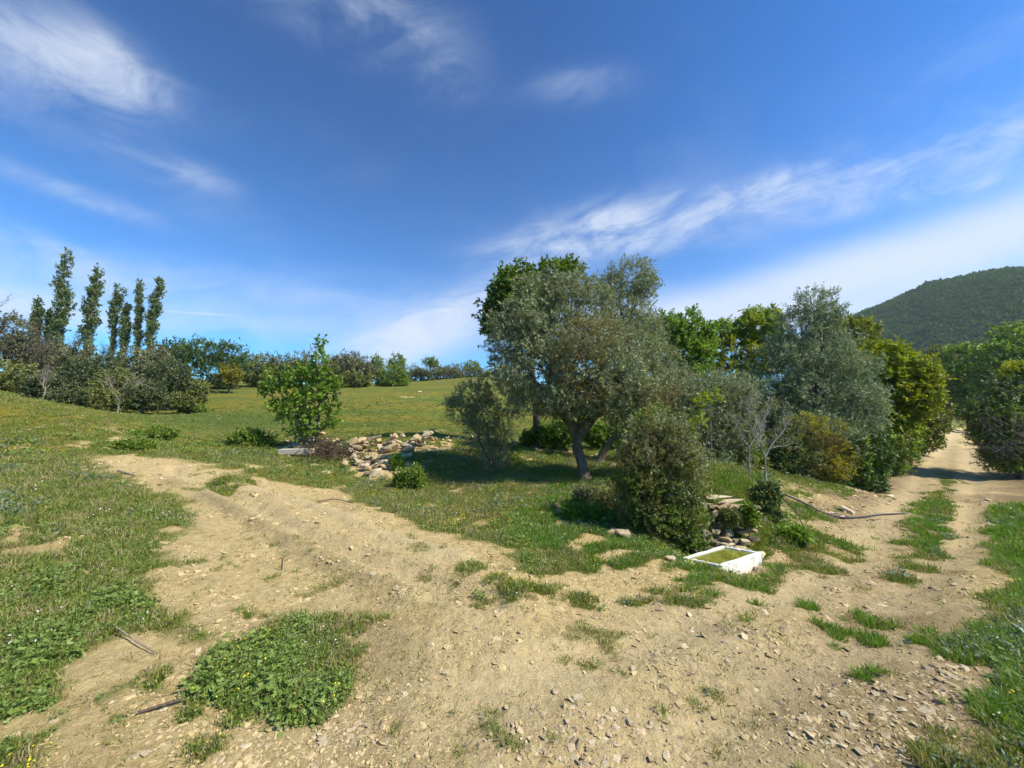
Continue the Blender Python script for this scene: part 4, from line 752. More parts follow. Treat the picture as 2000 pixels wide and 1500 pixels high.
pile([(850, 862), (890, 858), (925, 866)], 20, (14, .5), .06, .15, .06, 'the scatter right of the heap', 'stones scattered right of the heap')
def one(px, py, s, label, name='stone', shape=None, mi=0, rot=(0, 0, 0), lift=.3, cat='stone', sz=None, Y=None):
    g = G(px, py) if Y is None else np.array([W(px, py, Y)[0], Y]); z = Hs(*g) + (sz or (s, s, s))[2] * lift
    return stone((g[0], g[1], z), sz or (s, s, s), label, None, rs, shape, mi, rot, None, name, cat)
one(762, 884, .4, 'large flat brown slab leaning in the middle of the rubble heap', 'stone_slab', 1, 2, (.35, -.25, .2), .5, 'slab', (.42, .22, .30))
one(797, 882, .3, 'blocky pale slab right of the large brown slab', 'stone_slab', 2, 0, (.1, .1, -.2), .5, 'slab', (.27, .2, .24))
one(730, 872, .4, 'long tilted slab on top of the rubble heap', 'stone_slab', 9, 0, (.1, -.25, .1), 1.3, 'slab', (.42, .25, .22))
one(838, 862, .3, 'squat brown boulder at the right end of the rubble heap', 'boulder', 3, 2, (0, .1, 0), .4, 'boulder', (.28, .22, .16))
one(844, 855, .15, 'pale round stone perched on the squat brown boulder', 'stone', 8, 0, (.2, 0, 0), 1.9, 'stone', (.14, .12, .13))
one(638, 926, .25, 'pale flat stone lying alone in the grass below the dead brush', 'stone', 6, 0, (0, .05, .1), .4, 'stone', (.20, .12, .09))
one(548, 918, .1, 'small pale stone in the grass left of the flat stone', 'stone', 3, 0, (0, 0, .2), .4, 'stone', (.08, .05, .05))
one(1217, 1052, .2, 'rounded pale boulder at the foot of the sandy bank', 'boulder', 2, 0, (.1, 0, .4), .35, 'boulder', (.17, .15, .17))
one(1195, 1042, .2, 'tan boulder half buried in the bank left of the pale one', 'boulder', 7, 2, (.1, 0, 1.4), .2, 'boulder', (.22, .16, .13))
one(1310, 1098, .1, 'pale stone at the left of the trough', 'stone', 2, 0, (0, 0, .4), .5, 'stone', (.10, .08, .08))
one(1335, 1104, .1, 'tan stone touching the left corner of the trough', 'stone', 7, 2, (0, 0, 1.4), .4, 'stone', (.09, .07, .06))
one(1655, 1000, .2, 'angular pale rock lying on the bank above the hose', 'stone', 6, 0, (.2, .45, -.8), .5, 'stone', (.22, .09, .10))
one(1623, 1003, .1, 'small pale stone resting on the bank beside the hose', 'stone', 3, 0, (0, 0, 0), .5, 'stone', (.10, .06, .05))
one(1740, 972, .2, 'flat pale stone at the left verge of the road', 'stone', 0, 0, (0, 0, .3), .4, 'stone', (.25, .14, .1))
one(1005, 872, .15, 'pinkish block on the grass behind the wispy olive shrub', 'stone', 2, 1, (0, .3, 0), .6, 'stone', (.16, .12, .18))
one(1022, 878, .15, 'pale slab beside the pinkish block', 'stone', 0, 0, (0, 0, 0), .4, 'stone', (.2, .12, .08))
one(1195, 912, .2, 'dark grey rock in the shade right of the olive trunk', 'stone', 8, 2, (0, 0, 0), .4, 'stone', (.2, .15, .13))
one(870, 1318, .03, 'small bright white stone on the dirt in the foreground', 'stone', 3, 0, (0, 0, 0), .5, 'stone', (.030, .022, .022))
one(1185, 888, .1, 'tan stone on the bare soil behind the olive', 'stone', 7, 2, (0, 0, 0), .3)
one(820, 768, .1, 'tiny pale stone lying in the upper field', 'stone', 3, 0, (0, 0, 0), .5, 'stone', (.3, .2, .2))
one(352, 775, .1, 'pale stone at the left edge of the upper field', 'stone', 3, 0, (0, 0, 0), .5, 'stone', (.35, .25, .2))
NST += 20
# loose stones on the track, the largest ones in view
regions = [((1180, 1430, 150, 60), 46, .020, .048, 'the gravel at the bottom middle', 'chips at the bottom middle of the track'),
           ((1850, 1340, 60, 50), 24, .016, .056, 'the stony patch at the right edge', 'flat stones at the right edge of the track'),
           ((1650, 1420, 90, 50), 26, .015, .044, 'the brown soil at lower right', 'chips on the brown soil at the lower right'),
           ((1430, 1310, 120, 50), 14, .015, .034, 'the dusty track middle', 'chips on the dusty middle of the track'),
           ((680, 1430, 60, 30), 8, .018, .038, 'the soil beside the mallow patch', 'lumps beside the mallow patch'),
           ((1480, 1110, 26, 8), 8, .05, .11, 'the stones before the trough', 'stones at the foot of the trough'),
           ((1700, 985, 60, 14), 8, .05, .10, 'the left road verge', 'stones on the left verge')]
for (cx, cy, rx, ry), n, s0, s1, lab, gr in regions:
    for i in range(n):
        px = cx + rs.normal(0, rx * .6); py = min(cy + rs.normal(0, ry * .6), 1530); g = G(px, py); s = s0 * (s1 / s0) ** (rs.random() ** 1.8); sz = (s, s * rs.uniform(.5, .95), s * rs.uniform(.3, .75)); mi = int(rs.integers(3))
        spot = ('left' if px < cx - rx * .25 else ('right' if px > cx + rx * .25 else 'middle')); spot = ('near ' if py > cy else 'far ') + spot + ' part of '
        stone((g[0], g[1], Hs(*g) + s * .12), sz, slabel(sz, mi, lab, 'in the ' + spot), gr, rs, None, mi, rot=(rs.uniform(-.2, .2), rs.uniform(-.2, .2), rs.uniform(0, 6.28)))

# ------------------------------------------------------------------ trough, wall, pipes, slab, sticks
def box_mesh(name, dims, mat, bev=.008, seg=2, jitter=0, seed=0):
    bm = bmesh.new(); bmesh.ops.create_cube(bm, size=1)
    for v in bm.verts: v.co = Vector((v.co.x * dims[0], v.co.y * dims[1], v.co.z * dims[2]))
    if jitter:
        rg_ = random.Random(seed)
        for v in bm.verts: v.co += Vector((rg_.uniform(-1, 1), rg_.uniform(-1, 1), rg_.uniform(-1, 1))) * jitter
    if bev: bmesh.ops.bevel(bm, geom=bm.edges[:], offset=bev, segments=seg, affect='EDGES', profile=.6)
    me = bpy.data.meshes.new(name); bm.to_mesh(me); bm.free(); me.materials.append(mat); return me
M['white_wall'], nt, b_ = new_mat('limewashed_concrete', .8, .3)
tcn = nt.nodes.new('ShaderNodeTexCoord'); nn = noise_n(nt, 9, 7, .7, tcn.outputs['Object'])
mpn = nt.nodes.new('ShaderNodeMapping'); mpn.inputs['Scale'].default_value = (1, 1, .12); nt.links.new(tcn.outputs['Object'], mpn.inputs[0])
cc = ramp(nt, nn, [(.28, (.40, .36, .26)), (.45, (.70, .67, .58)), (.7, (.80, .78, .72))]); cc = mixc(nt, ramp(nt, noise_n(nt, 7, 5, .6, mpn.outputs[0], .3), [(.46, (0, 0, 0)), (.78, (.45, .45, .45))]), cc, (.40, .36, .25))
nt.links.new(cc, b_.inputs['Base Color']); bump(nt, b_, nn, .4, .01)
M['algae'], nt, b_ = new_mat('algae_water', .06, .5); tcn = nt.nodes.new('ShaderNodeTexCoord'); nn = noise_n(nt, 5, 6, .65, tcn.outputs['Object'], .5)
nt.links.new(ramp(nt, nn, [(.3, (.085, .10, .012)), (.55, (.17, .18, .025)), (.75, (.26, .25, .05))]), b_.inputs['Base Color']); bump(nt, b_, noise_n(nt, 30, 2, .5), .05, .01)
M['concrete'] = plain('grey_concrete', (.42, .37, .29), .9, .1, .25, 14)
M['blue'] = plain('blue_plastic', (.06, .10, .26), .4, .5, .15); M['black_pipe'] = plain('black_pipe', (.035, .03, .03), .5, .4, .2); M['stick'] = bark_mat('stick_bark', (.09, .06, .045), (.22, .16, .12), 20)
A_ = W(1409, 1103, 5.45)[:2]; e1 = nrm(W(1486, 1080, 5.95)[:2] - A_); e2 = nrm(np.array([-e1[1], e1[0]]) + np.array([-.75, 0])); LN, WD = 1.02, .52
rim = W(1409, 1103, 5.45)[2]; hgt = .24
troot = empty('water_trough', (A_[0], A_[1], rim - hgt), 'low white concrete water trough full of green water below the stone wall', 'trough')
def q2(u, v): return A_ * 0 + e1 * u + e2 * v
def wallq(name, u0, v0, u1, v1, z0, z1, mat):       # a prism on the skewed plan of the trough
    c = [q2(u0, v0), q2(u1, v0), q2(u1, v1), q2(u0, v1)]; bm = bmesh.new()
    vs = [bm.verts.new((p[0], p[1], z)) for z in (z0, z1) for p in c]
    for f in ((3, 2, 1, 0), (4, 5, 6, 7), (0, 1, 5, 4), (1, 2, 6, 5), (2, 3, 7, 6), (3, 0, 4, 7)): bm.faces.new([vs[i] for i in f])
    if name != 'water':
        bmesh.ops.subdivide_edges(bm, edges=[e for e in bm.edges if e.calc_length() > .2], cuts=7)
        for v in bm.verts:
            if v.co.z > z1 - .01: k = vnoise(np.array([v.co.x * 19.]), np.array([v.co.y * 19.]), 3)[0]; v.co.z -= .012 * k; v.co.x += (k - .5) * .008
    bmesh.ops.bevel(bm, geom=[e for e in bm.edges if e.calc_face_angle(0) > .6], offset=.009, segments=2, affect='EDGES')
    me = bpy.data.meshes.new(name); bm.to_mesh(me); bm.free(); me.materials.append(mat); return obj(name, me, troot)
tk = .05
wallq('side_wall', 0, 0, LN, tk, -.1, hgt, M['white_wall']); wallq('side_wall', 0, WD - tk, LN, WD, -.1, hgt, M['white_wall'])
wallq('end_wall', 0, tk, tk, WD - tk, -.1, hgt - .002, M['white_wall']); wallq('end_wall', LN - tk, tk, LN, WD - tk, -.1, hgt - .002, M['white_wall'])
wallq('water', tk - .004, tk - .004, LN - tk + .004, WD - tk + .004, -.05, hgt - .03, M['algae'])
# stones laid at the right end of the trough
for i, (u, v, z, s) in enumerate([(LN + .13, .1, .17, (.14, .12, .10)), (LN + .13, .34, .20, (.15, .13, .07)), (LN + .17, .2, .08, (.2, .14, .09)), (LN + .05, -.12, .04, (.16, .1, .07)), (LN - .2, -.14, .0, (.13, .09, .06)), (LN + .28, .05, .02, (.15, .1, .07)), (LN + .1, .5, .25, (.14, .1, .05)), (LN + .26, .32, .1, (.13, .1, .08)), (LN - .4, -.13, -.04, (.1, .07, .05))]):
    p = A_ + q2(u, v); lab = ['flat tan stone capping the right end of the trough, front one', 'flat tan stone capping the right end of the trough, back one'][i] if i < 2 else ['', '', 'blocky stone filling the gap behind the capping stones of the trough', 'stone at the front right corner of the trough', 'stone leaning on the white front wall of the trough, right', 'outermost stone right of the trough, front', 'stone behind the back right corner of the trough', 'outermost stone right of the trough, back', 'smallest stone at the foot of the white front wall'][i]
    stone((p[0], p[1], rim - hgt + z), s, lab, 'stones packed against the trough', rs, 2 if i % 2 else 4, 2 if i % 3 else 0, (rs.uniform(-.08, .08), rs.uniform(-.08, .08), math.atan2(e1[1], e1[0]) + rs.uniform(-.3, .3)))
# dry stone wall behind
wroot = empty('stone_wall', (*W(1405, 1080, 6.9)[:2], Hs(*W(1405, 1080, 6.9)[:2])), 'mossy dry-stone retaining wall, shade painted into its stones, behind the white trough', 'wall')
wb = np.array(wroot.location); M['moss_shade_stone'] = stone_mat('mossy_shade_stone', (.10, .095, .045), (.28, .24, .15), (.46, .39, .26))  # moss tone, darker so the wall's shade is carried in the stone colour
def wall_stone(px, py, Y, s, rot, mi, shape):
    p = W(px, py, Y) - wb; o = bpy.data.objects.new('stone', stone_mesh(shape, mi)); COL.objects.link(o); o.parent = wroot; o.location = p; o.scale = s; o.rotation_euler = rot
M['stone'].append(M['moss_shade_stone'])
ry_ = 1096.0; r_ = 0
while ry_ > 985:
    hh = rs.uniform(13, 21); x = 1336 + rs.uniform(0, 12) + r_ * 1.2; xe = 1474 - rs.uniform(0, 14)
    while x < xe:
        w_ = rs.uniform(13, 34); k = min(1.2, w_ / 24); dy = (1096 - ry_) / 110 * .62
        wall_stone(x + w_ / 2, ry_ - hh / 2 + rs.uniform(-3, 3), 6.22 + dy + rs.uniform(-.08, .08), (w_ * .0050, .17, hh * .0048 * (.8 + .3 * rs.random())), (rs.uniform(-.25, .25), rs.uniform(-.22, .22), rs.uniform(-.5, .5)), 3 if rs.random() < .72 else int(rs.integers(3)), int(rs.choice([2, 4, 7, 9, 12, 14, 8]))); x += w_ * rs.uniform(.85, 1.0)
    ry_ -= hh * .88; r_ += 1
for px, py, s_, ry in [(1400, 970, (.30, .2, .05), -.05), (1425, 979, (.28, .18, .05), -.22), (1432, 990, (.26, .17, .055), -.28), (1378, 983, (.14, .15, .07), .1)]:
    wall_stone(px, py, 6.85, s_, (0, ry, rs.uniform(-.1, .1)), 0, 9)
# cloth-like blue pipe end between wall and trough
def tube_obj(name, pts, r, mat, label, cat, sides=8, n=24, taper=1.0):
    p = smooth_path(pts, n); b0 = p[0].copy(); me = tubes([(p - b0, np.linspace(r, r * taper, len(p)), sides)], mat, name); return tag(obj(name, me, None, b0), label, cat)
tube_obj('blue_pipe', [W(1422, 1078, 6.45), W(1440, 1068, 6.5), W(1452, 1058, 6.55), W(1462, 1050, 6.6)], .028, M['blue'], 'blue plastic pipe spilling into the back of the trough', 'pipe')
def gp(px, py, lift=.02, H_=None):
    g = G(px, py); return np.array([g[0], g[1], Hs(*g) + lift])
tube_obj('black_hose', [gp(1535, 975, .10), gp(1570, 990, .10), gp(1600, 1003, .06), gp(1640, 1013, .04), gp(1680, 1014, .03), gp(1720, 1006, .02), gp(1770, 1004, .01)], .018, M['black_pipe'], 'long black hose sagging across the dirt bank towards the road', 'hose')
tube_obj('thin_hose', [W(1530, 975, 7.6), W(1556, 1000, 7.3), W(1570, 1030, 7.0), W(1575, 1060, 6.75), W(1583, 1086, 6.45)], .010, M['black_pipe'], 'thin dark hose arching down from the bank into the grass', 'hose')
g = gp(572, 892, .12); o = obj('concrete_beam', box_mesh('concrete_beam', (.95, .30, .16), M['concrete'], .012, 2, .012, 3), None, (g[0] + .1, g[1], g[2] + .04)); o.rotation_euler = (0, .0, .05); tag(o, 'pale concrete beam lying at the left end of the rubble heap', 'beam')
tube_obj('stick', [gp(268, 1394, .012), gp(330, 1378, .022), gp(365, 1368, .016), gp(402, 1360, .012)], .0085, M['stick'], 'straight brown stick lying on bare dirt at the lower left', 'stick', 7, 14, .8)
tube_obj('stick', [gp(225, 1236, .05), gp(260, 1255, .03), gp(305, 1277, .012)], .0055, M['pale_bark'], 'pale thin stick poking out of the weeds at the left', 'stick', 6, 10, .7)
tube_obj('stick', [gp(230, 922, .03), gp(262, 930, .02)], .02, M['pale_bark'], 'short pale stick on the grass beside the top of the track', 'stick', 6, 8, .7)
tube_obj('stick', [gp(620, 980, .03), gp(655, 978, .05), gp(690, 984, .02)], .012, M['stick'], 'dark twig lying on the upper part of the dirt track', 'stick', 6, 8, .6)
tube_obj('stick', [gp(550, 1112, .0), W(552, 1090, G(550, 1112)[1])], .008, M['stick'], 'short dry stalk standing upright on the dirt track', 'stalk', 6, 6, .7)
tube_obj('branch', [gp(520, 894, .06), gp(535, 898, .1), gp(552, 908, .02)], .012, M['pale_bark'], 'curved pale dead branch in the grass below the concrete beam', 'branch', 6, 10, .6)
# heap of dead brush
rb_ = np.random.default_rng(91); g0 = gp(640, 893, 0); br = empty('dead_brush', g0, 'heap of dark dead brushwood leaning on the rubble below the young tree', 'brush heap'); pa = []
for i in range(620):
    px = rb_.normal(642, 32); py = rb_.normal(893, 7); g = G(np.clip(px, 585, 725), np.clip(py, 876, 915)); p = np.array([g[0], g[1], Hs(*g) + rb_.random() ** 1.3 * .55 * math.exp(-((px - 640) / 60) ** 2)]) - g0
    d = nrm(rb_.normal(0, 1, 3) * np.array([1, 1, .55])); L_ = rb_.uniform(.15, .55)
    pa.append((curve(p - d * L_ / 2, p + d * L_ / 2, 5, rdir(rb_) * .08, rb_, .3), np.array([.008, .008, .007, .005, .003]) * rb_.uniform(.6, 1.6), 3))
obj('twigs', tubes(pa, M['dead'], 'twigs'), br)

# ------------------------------------------------------------------ ground cover (nobody could count it): scattered with geometry nodes
def tuft(seed, n=22, rad=.07, h=(.04, .12), w=.005, mat='grass', splay=.5):
    rng = np.random.default_rng(seed); a = rng.uniform(0, 6.28, n); r = rad * np.sqrt(rng.random(n)); b = np.stack([r * np.cos(a), r * np.sin(a), np.full(n, -.005)], 1)
    out = np.stack([np.cos(a), np.sin(a), np.zeros(n)], 1) * splay + rng.normal(0, .25, (n, 3)) * [1, 1, 0]; hh = rng.uniform(*h, n)[:, None]
    mid = b + np.array([0, 0, 1]) * hh * .6 + out * hh * .3; tip = b + np.array([0, 0, 1]) * hh * .95 + out * hh * .9
    s = rng.uniform(0, 6.28, n); sd = np.stack([np.cos(s), np.sin(s), np.zeros(n)], 1) * w
    V = np.stack([b - sd, b + sd, mid + sd * .8, mid - sd * .8, tip], 1).reshape(-1, 3); k = np.arange(n)[:, None] * 5
    F = np.vstack([k + [0, 1, 2], k + [0, 2, 3], k + [3, 2, 4]]); t = np.repeat(np.clip(rng.normal(.45, .22, n), 0, 1), 5)
    return mesh_np('tuft', V, F, M[mat], {'tint': t})
def mallow(seed, n=22, rad=.08, h=(.01, .065), s=(.006, .015), mat='clover'):
    rng = np.random.default_rng(seed); V = []; F = []; T = []
    for i in range(n):
        a = rng.uniform(0, 6.28); r = rad * math.sqrt(rng.random()); c = np.array([r * math.cos(a), r * math.sin(a), rng.uniform(*h) * (1 - .4 * r / rad)])
        nn_ = nrm(np.array([math.cos(a) * .4, math.sin(a) * .4, 1]) + rng.normal(0, .35, 3)); u = nrm(np.cross(nn_, rdir(rng))); v = np.cross(nn_, u); q = rng.uniform(*s); o = len(V)
        V.append(c - nn_ * q * .2); m_ = 7
        for j in range(m_): an = j / m_ * 5.6 + .3; V.append(c + (u * math.cos(an) + v * math.sin(an)) * q * (1 + .12 * (-1) ** j) + nn_ * q * .12 * (-1) ** j)
        for j in range(m_ - 1): F.append((o, o + 1 + j, o + 2 + j))
        T += [float(np.clip(rng.normal(.5, .25), 0, 1))] * (m_ + 1)
    return mesh_np('mallow', V, F, M[mat], {'tint': T})
def forb(seed, n=26, rad=.07, h=.12, ll=.035, lw=.010, mat='clover'):
    rng = np.random.default_rng(seed); P = rng.normal(0, rad * .5, (n, 3)); P[:, 2] = rng.random(n) * h; D = nrm(rng.normal(0, 1, (n, 3)) * [1, 1, .4] + [0, 0, .5])
    V, F = leaf_quads(P, D, rdir(rng, n) + [0, 0, 1], np.full(n, ll) * rng.uniform(.6, 1.3, n), np.full(n, lw)); return mesh_np('forb', V, F, M[mat], {'tint': np.repeat(np.clip(rng.normal(.5, .2, n), 0, 1), 4)})
def flower(seed, n=5, mat='petal', s=.006, h=(.05, .10)):
    rng = np.random.default_rng(seed); V = []; F = []; st = []
    for i in range(n):
        c = np.array([*rng.normal(0, .05, 2), rng.uniform(*h)]); nn_ = nrm(rng.normal(0, .4, 3) + [0, 0, 1]); u = nrm(np.cross(nn_, [1, .2, 0])); v = np.cross(nn_, u); o = len(V); V.append(c)
        for j in range(6): V.append(c + (u * math.cos(j * 1.047) + v * math.sin(j * 1.047)) * s * (1 if j % 2 else .8) + nn_ * s * .25)
        for j in range(6): F.append((o, o + 1 + j, o + 1 + (j + 1) % 6))
    return mesh_np('flower', V, F, M[mat])
def src(name, meshes):
    c = bpy.data.collections.new(name)
    for i, me in enumerate(meshes): o = bpy.data.objects.new('%s_%02d' % (name, i), me); c.objects.link(o)
    return c
def scatter_obj(name, P, S, coll, label, cat, seed=0, tilt=.25, align=None):
    rng = np.random.default_rng(seed); n = len(P); rot = np.stack([rng.normal(0, tilt, n), rng.normal(0, tilt, n), rng.uniform(0, 6.28, n)], 1)
    if S.ndim == 1: S = np.stack([S, S, S * rng.uniform(.75, 1.25, n)], 1)
    me = mesh_np(name, P, np.zeros((0, 3), int), None, {'rot': rot, 'scl': S}) if False else bpy.data.meshes.new(name)
    me.vertices.add(n); me.vertices.foreach_set('co', np.asarray(P, np.float32).ravel())
    for nm, a in (('rot', rot), ('scl', S)):
        at = me.attributes.new(nm, 'FLOAT_VECTOR', 'POINT'); at.data.foreach_set('vector', np.asarray(a, np.float32).ravel())
    at = me.attributes.new('idx', 'INT', 'POINT'); at.data.foreach_set('value', rng.integers(0, len(coll.objects), n).astype(np.int32))
    o = obj(name, me); ng = bpy.data.node_groups.new(name, 'GeometryNodeTree')
    ng.interface.new_socket('Geometry', in_out='INPUT', socket_type='NodeSocketGeometry'); ng.interface.new_socket('Geometry', in_out='OUTPUT', socket_type='NodeSocketGeometry')
    N = ng.nodes.new; L = ng.links.new; gi = N('NodeGroupInput'); go = N('NodeGroupOutput'); ip = N('GeometryNodeInstanceOnPoints'); ci = N('GeometryNodeCollectionInfo')
    ci.inputs['Collection'].default_value = coll; ci.inputs['Separate Children'].default_value = True; ci.inputs['Reset Children'].default_value = True
    def na(nm, ty):
        a = N('GeometryNodeInputNamedAttribute'); a.data_type = ty; a.inputs['Name'].default_value = nm; return a.outputs['Attribute']
    L(gi.outputs[0], ip.inputs['Points']); L(ci.outputs[0], ip.inputs['Instance']); ip.inputs['Pick Instance'].default_value = True
    L(na('idx', 'INT'), ip.inputs['Instance Index']); L(na('rot', 'FLOAT_VECTOR'), ip.inputs['Rotation']); L(na('scl', 'FLOAT_VECTOR'), ip.inputs['Scale']); L(ip.outputs[0], go.inputs[0])
    md = o.modifiers.new('scatter', 'NODES'); md.node_group = ng
    return tag(o, label, cat, kind='stuff')
def sample(n, r0, r1, rng, a=64):
    r = np.exp(rng.uniform(math.log(r0), math.log(r1), n)); t = np.radians(rng.uniform(-a, a, n)); return r * np.sin(t), r * np.cos(t), r
rng = np.random.default_rng(2024)
def shade_under(x, y): return 1
def put(n, r0, r1, prob, sc, seed, edge=0):
    rg = np.random.default_rng(seed); x, y, r = sample(n, r0, r1, rg); g = grass_mask(x, y); k = rg.random(n) < prob(x, y, r, g); x, y, r, g = x[k], y[k], r[k], g[k]
    return np.stack([x, y, H(x, y)], 1), sc(r, rg, x, y) * (.42 + .58 * np.maximum(g, edge))
def lushf(x, y): return sstep(3.5, 6, x - y * .35) * sstep(14, 9, y)
# patch weights
veg = [(200, 1180, 260, 120), (540, 1320, 150, 110), (340, 1190, 110, 50), (60, 1300, 160, 110), (300, 1060, 110, 80), (1020, 1050, 60, 50), (300, 850, 80, 20), (480, 860, 90, 30), (650, 930, 120, 25), (100, 1120, 160, 60), (1380, 1110, 60, 20), (1150, 1000, 50, 30)]
VG = []
for cx, cy, rx, ry in veg:
    c = G(cx, cy); a = G(cx + rx, cy) - c; b2 = (G(cx, cy - ry * .8) - G(cx, min(cy + ry, 1490))) / 2; VG.append((c, np.linalg.inv(np.array([a, b2]).T)))
def broad(x, y):
    return .62 * broad_(x, y)
def broad_(x, y):
    v = np.zeros_like(x)
    for c, Mi in VG:
        dx = x - c[0]; dy = y - c[1]; q = (Mi[0, 0] * dx + Mi[0, 1] * dy) ** 2 + (Mi[1, 0] * dx + Mi[1, 1] * dy) ** 2; v = np.maximum(v, np.exp(-q * q * .5))
    return np.clip(v + (fbm(x, y, .6, 4, 88) - .5) * 1.2, 0, 1)
c_gr = src('tufts', [tuft(i, 24, .07, (.018, .050), .003) for i in range(4)] + [tuft(21, 22, .08, (.02, .055), .003, 'straw', .8), forb(22, 30, .08, .045, .018, .005), tuft(20, 20, .08, (.02, .05), .003, 'straw', 1.1)])
c_lu = src('lush_tufts', [tuft(40 + i, 26, .07, (.03, .085), .0033, 'lush', .8) for i in range(5)])
c_far = src('far_tufts', [tuft(60 + i, 26, .16, (.04, .10), .012) for i in range(4)] + [tuft(66, 26, .16, (.04, .09), .012, 'straw', .9)])
c_ml = src('mallows', [mallow(i) for i in range(4)] + [mallow(5, 18, .08, (.01, .07), (.008, .018), 'lushweed')] + [forb(7, 34, .08, .07, .022, .006), forb(8, 34, .08, .08, .028, .005), forb(11, 44, .08, .05, .016, .006, 'lushweed'), tuft(31, 20, .07, (.02, .06), .003), tuft(32, 22, .07, (.02, .07), .003)])
c_gw = src('grey_weeds', [forb(9, 40, .08, .08, .035, .009, 'greyweed'), mallow(12, 18, .08, (.02, .07), (.008, .017), 'greyweed')])
c_fl = src('yellow_flowers', [flower(i) for i in range(3)]); c_fw = src('white_flowers', [flower(9, 4, 'petal_white', .008)])
P, S = put(150000, 1.4, 14, lambda x, y, r, g: sstep(.15, .85, g) ** 1.3 * (1 - .75 * lushf(x, y)) * (1 - .6 * broad(x, y)) * .75, lambda r, rg, x, y: (.7 + r * .09) * rg.uniform(.6, 1.25, len(r)), 1)
scatter_obj('meadow_grass', P, S, c_gr, 'short olive-green grass covering the bank and meadow', 'grass', 1)
P, S = put(60000, 13, 70, lambda x, y, r, g: sstep(.3, .8, g) * .75 * sstep(42, 16, r), lambda r, rg, x, y: (.5 + r * .012) * rg.uniform(.5, 1.2, len(r)) * (.5 + 1.1 * fbm(x, y, 5, 3, 5)), 2)
scatter_obj('pasture_grass', P, S, c_far, 'rough grass of the sloping pasture up to the ridge', 'grass', 2)
P, S = put(120000, 1.3, 15, lambda x, y, r, g: sstep(.2, .6, g) * np.maximum(lushf(x, y) * .9, .7 * sstep(.45, .6, fbm(x, y, 1.5, 3, 4)) * (x > 0)), lambda r, rg, x, y: (.68 + r * .055) * rg.uniform(.5, 1.3, len(r)), 3)
scatter_obj('lush_grass', P, S, c_lu, 'bright lush grass beside the road at the right and around the trough', 'grass', 3)
P, S = put(150000, 1.3, 17, lambda x, y, r, g: np.maximum(sstep(.25, .9, g), .05 * sstep(.42, .6, fbm(x, y, .8, 3, 441))) * np.clip(broad(x, y) * 1.1 + .06, 0, 1) * (1 - .8 * lushf(x, y)) * (.35 + .65 * sstep(.40, .56, fbm(x, y, .22, 3, 401))), lambda r, rg, x, y: (.58 + r * .055) * rg.uniform(.5, 1.4, len(r)) * (.45 + 1.0 * sstep(.3, .7, fbm(x, y, .30, 3, 402))), 4)
scatter_obj('mallow_plants', P, S, c_ml, 'leafy dark green mallow and clover spreading over the left bank and foreground patch', 'weeds', 4)
P, S = put(30000, 1.6, 16, lambda x, y, r, g: sstep(.4, .8, g) * sstep(.57, .66, fbm(x, y, 1.1, 4, 123)) * .6, lambda r, rg, x, y: (.6 + r * .08) * rg.uniform(.6, 1.3, len(r)), 5)
scatter_obj('thistle_weeds', P, S, c_gw, 'grey-green thistles and weeds dotted through the grass', 'weeds', 5)
P, S = put(34000, 1.6, 16, lambda x, y, r, g: sstep(.5, .9, g) * sstep(.48, .62, fbm(x, y, 1.4, 4, 323)) * .45, lambda r, rg, x, y: (.6 + r * .05) * rg.uniform(.7, 1.3, len(r)), 6)
scatter_obj('yellow_wildflowers', P, S, c_fl, 'tiny yellow wildflowers sprinkled over the meadow', 'wildflowers', 6)
P, S = put(4000, 3, 16, lambda x, y, r, g: sstep(.5, .9, g) * .14, lambda r, rg, x, y: (.6 + r * .05) * rg.uniform(.7, 1.2, len(r)), 7)
scatter_obj('white_wildflowers', P, S, c_fw, 'tiny white wildflowers in the grass', 'wildflowers', 7)
# dry stalks on the dirt, gravel, clods
c_dry = src('dry_tufts', [tuft(80 + i, 9, .04, (.01, .035), .002, 'straw', 1.8) for i in range(3)] + [tuft(90, 10, .03, (.01, .03), .0025, 'grass', 1.2)])
P, S = put(36000, 1.3, 12, lambda x, y, r, g: (1 - g) * sstep(.45, .62, fbm(x, y, .5, 4, 223)) * .5, lambda r, rg, x, y: (.6 + r * .1) * rg.uniform(.5, 1.3, len(r)), 8, 1)
scatter_obj('dry_stubble', P, S, c_dry, 'dry straw stubble and seedlings on the dirt track', 'stubble', 8)
def small_stone_meshes(mi, n0):
    out = []
    for s in range(5):
        bm = hull(n0 + s, 10, .5, .2); me = bpy.data.meshes.new('pebble'); bm.to_mesh(me); bm.free(); me.materials.append(M['stone'][mi]); out.append(me)
    return out
c_pb = src('pebbles', small_stone_meshes(0, 500) + small_stone_meshes(1, 520) + small_stone_meshes(2, 540))
GV = []
for cx, cy, rx, ry, s in [(1230, 1440, 280, 75, 1.4), (1650, 1400, 220, 90, .9), (1500, 1230, 200, 50, .7), (1850, 1350, 90, 70, 1), (1400, 1280, 200, 60, .45), (1700, 1150, 200, 40, .5), (1950, 940, 60, 20, 1), (1600, 1010, 100, 30, .5), (700, 1440, 60, 30, .5), (740, 915, 60, 18, 1.), (1450, 1125, 60, 12, .6), (880, 865, 70, 14, .9), (1200, 1080, 100, 20, .3)]:
    c = G(cx, cy); a = G(cx + rx, cy) - c; b2 = (G(cx, cy - ry * .8) - G(cx, min(cy + ry, 1495))) / 2; GV.append((c, np.linalg.inv(np.array([a, b2]).T), s))
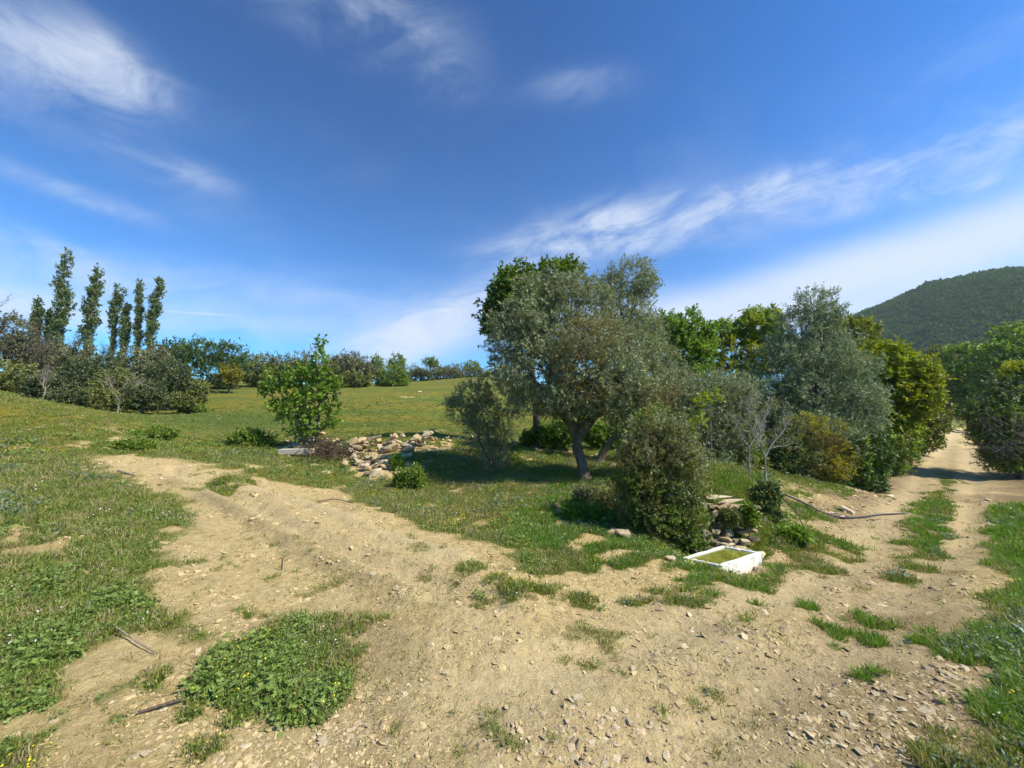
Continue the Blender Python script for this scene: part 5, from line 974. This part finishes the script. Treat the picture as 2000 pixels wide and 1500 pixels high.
def gravelf(x, y):
    v = np.full_like(x, .05)
    for c, Mi, s in GV:
        dx = x - c[0]; dy = y - c[1]; q = (Mi[0, 0] * dx + Mi[0, 1] * dy) ** 2 + (Mi[1, 0] * dx + Mi[1, 1] * dy) ** 2; v = np.maximum(v, s * np.exp(-q * q * .5))
    return np.clip(v * (.35 + 1.3 * sstep(.38, .62, fbm(x, y, .35, 4, 188))), 0, 1)
P, S = put(120000, 1.3, 16, lambda x, y, r, g: gravelf(x, y) * (1 - .6 * g) * .8 * (1 - .8 * palef(x, y)), lambda r, rg, x, y: (.0054 + .0018 * r) * (1 + rg.pareto(2.4, len(r)).clip(0, 3)), 9, 1)
S3 = np.stack([S, S * .9, S * .6], 1); scatter_obj('gravel', P, S3, c_pb, 'loose pale limestone gravel strewn over the track', 'gravel', 9, .3)
M['clod'] = plain('soil_clod', (.45, .345, .175), .95, .1, .3, 30)
cm = []
for s in range(5):
    bm = hull(700 + s, 12, .6); me = bpy.data.meshes.new('clod'); bm.to_mesh(me); bm.free(); me.materials.append(M['clod']); cm.append(me)
c_cl = src('clods', cm)
P, S = put(70000, 1.3, 16, lambda x, y, r, g: (1 - g) * (1 - .85 * palef(x, y)) * sstep(.44, .62, fbm(x, y, .45, 4, 288)) * .7, lambda r, rg, x, y: (.004 + .002 * r) * (1 + rg.pareto(3, len(r)).clip(0, 2.5)), 10, 1)
scatter_obj('soil_clods', P, np.stack([S, S, S * .55], 1), c_cl, 'crumbly dry clods of soil on the dirt track', 'soil', 10, .3)
# mountain woods
wm = []
for i, mm in enumerate(['wood', 'wood', 'wood', 'wood2', 'wood']):
    me, _ = crown_mesh('wood', [(np.array([0, 0, .6]), np.array([1, 1, .8]))], 30, 3, .9, .7, .4, M[mm], np.random.default_rng(i), up=.6); wm.append(me)
scatter_obj('mountain_woods', MT[0], MT[1], src('woods', wm), 'dense low woods and scrub covering the mountain slope', 'woods', 11, .1)

# ------------------------------------------------------------------ air
def haze():
    xs, ys = (-420, 640), (-120, 560); zs = (-40, 190)
    me = box_mesh('haze', (xs[1] - xs[0], ys[1] - ys[0], zs[1] - zs[0]), None, 0) if False else bpy.data.meshes.new('haze')
    V = [(x, y, z) for z in zs for y in ys for x in xs]; me.from_pydata(V, [], [(0, 2, 3, 1), (4, 5, 7, 6), (0, 1, 5, 4), (2, 6, 7, 3), (0, 4, 6, 2), (1, 3, 7, 5)])
    m = bpy.data.materials.new('haze'); m.use_nodes = True; nt = m.node_tree; nt.nodes.clear(); o = nt.nodes.new('ShaderNodeOutputMaterial'); v = nt.nodes.new('ShaderNodeVolumePrincipled')
    v.inputs['Color'].default_value = (.86, .93, 1, 1); v.inputs['Density'].default_value = .00026; v.inputs['Anisotropy'].default_value = .2
    nt.links.new(v.outputs[0], o.inputs['Volume']); me.materials.append(m); tag(obj('haze', me), 'thin bluish summer haze in the air', 'haze', kind='stuff')
haze()
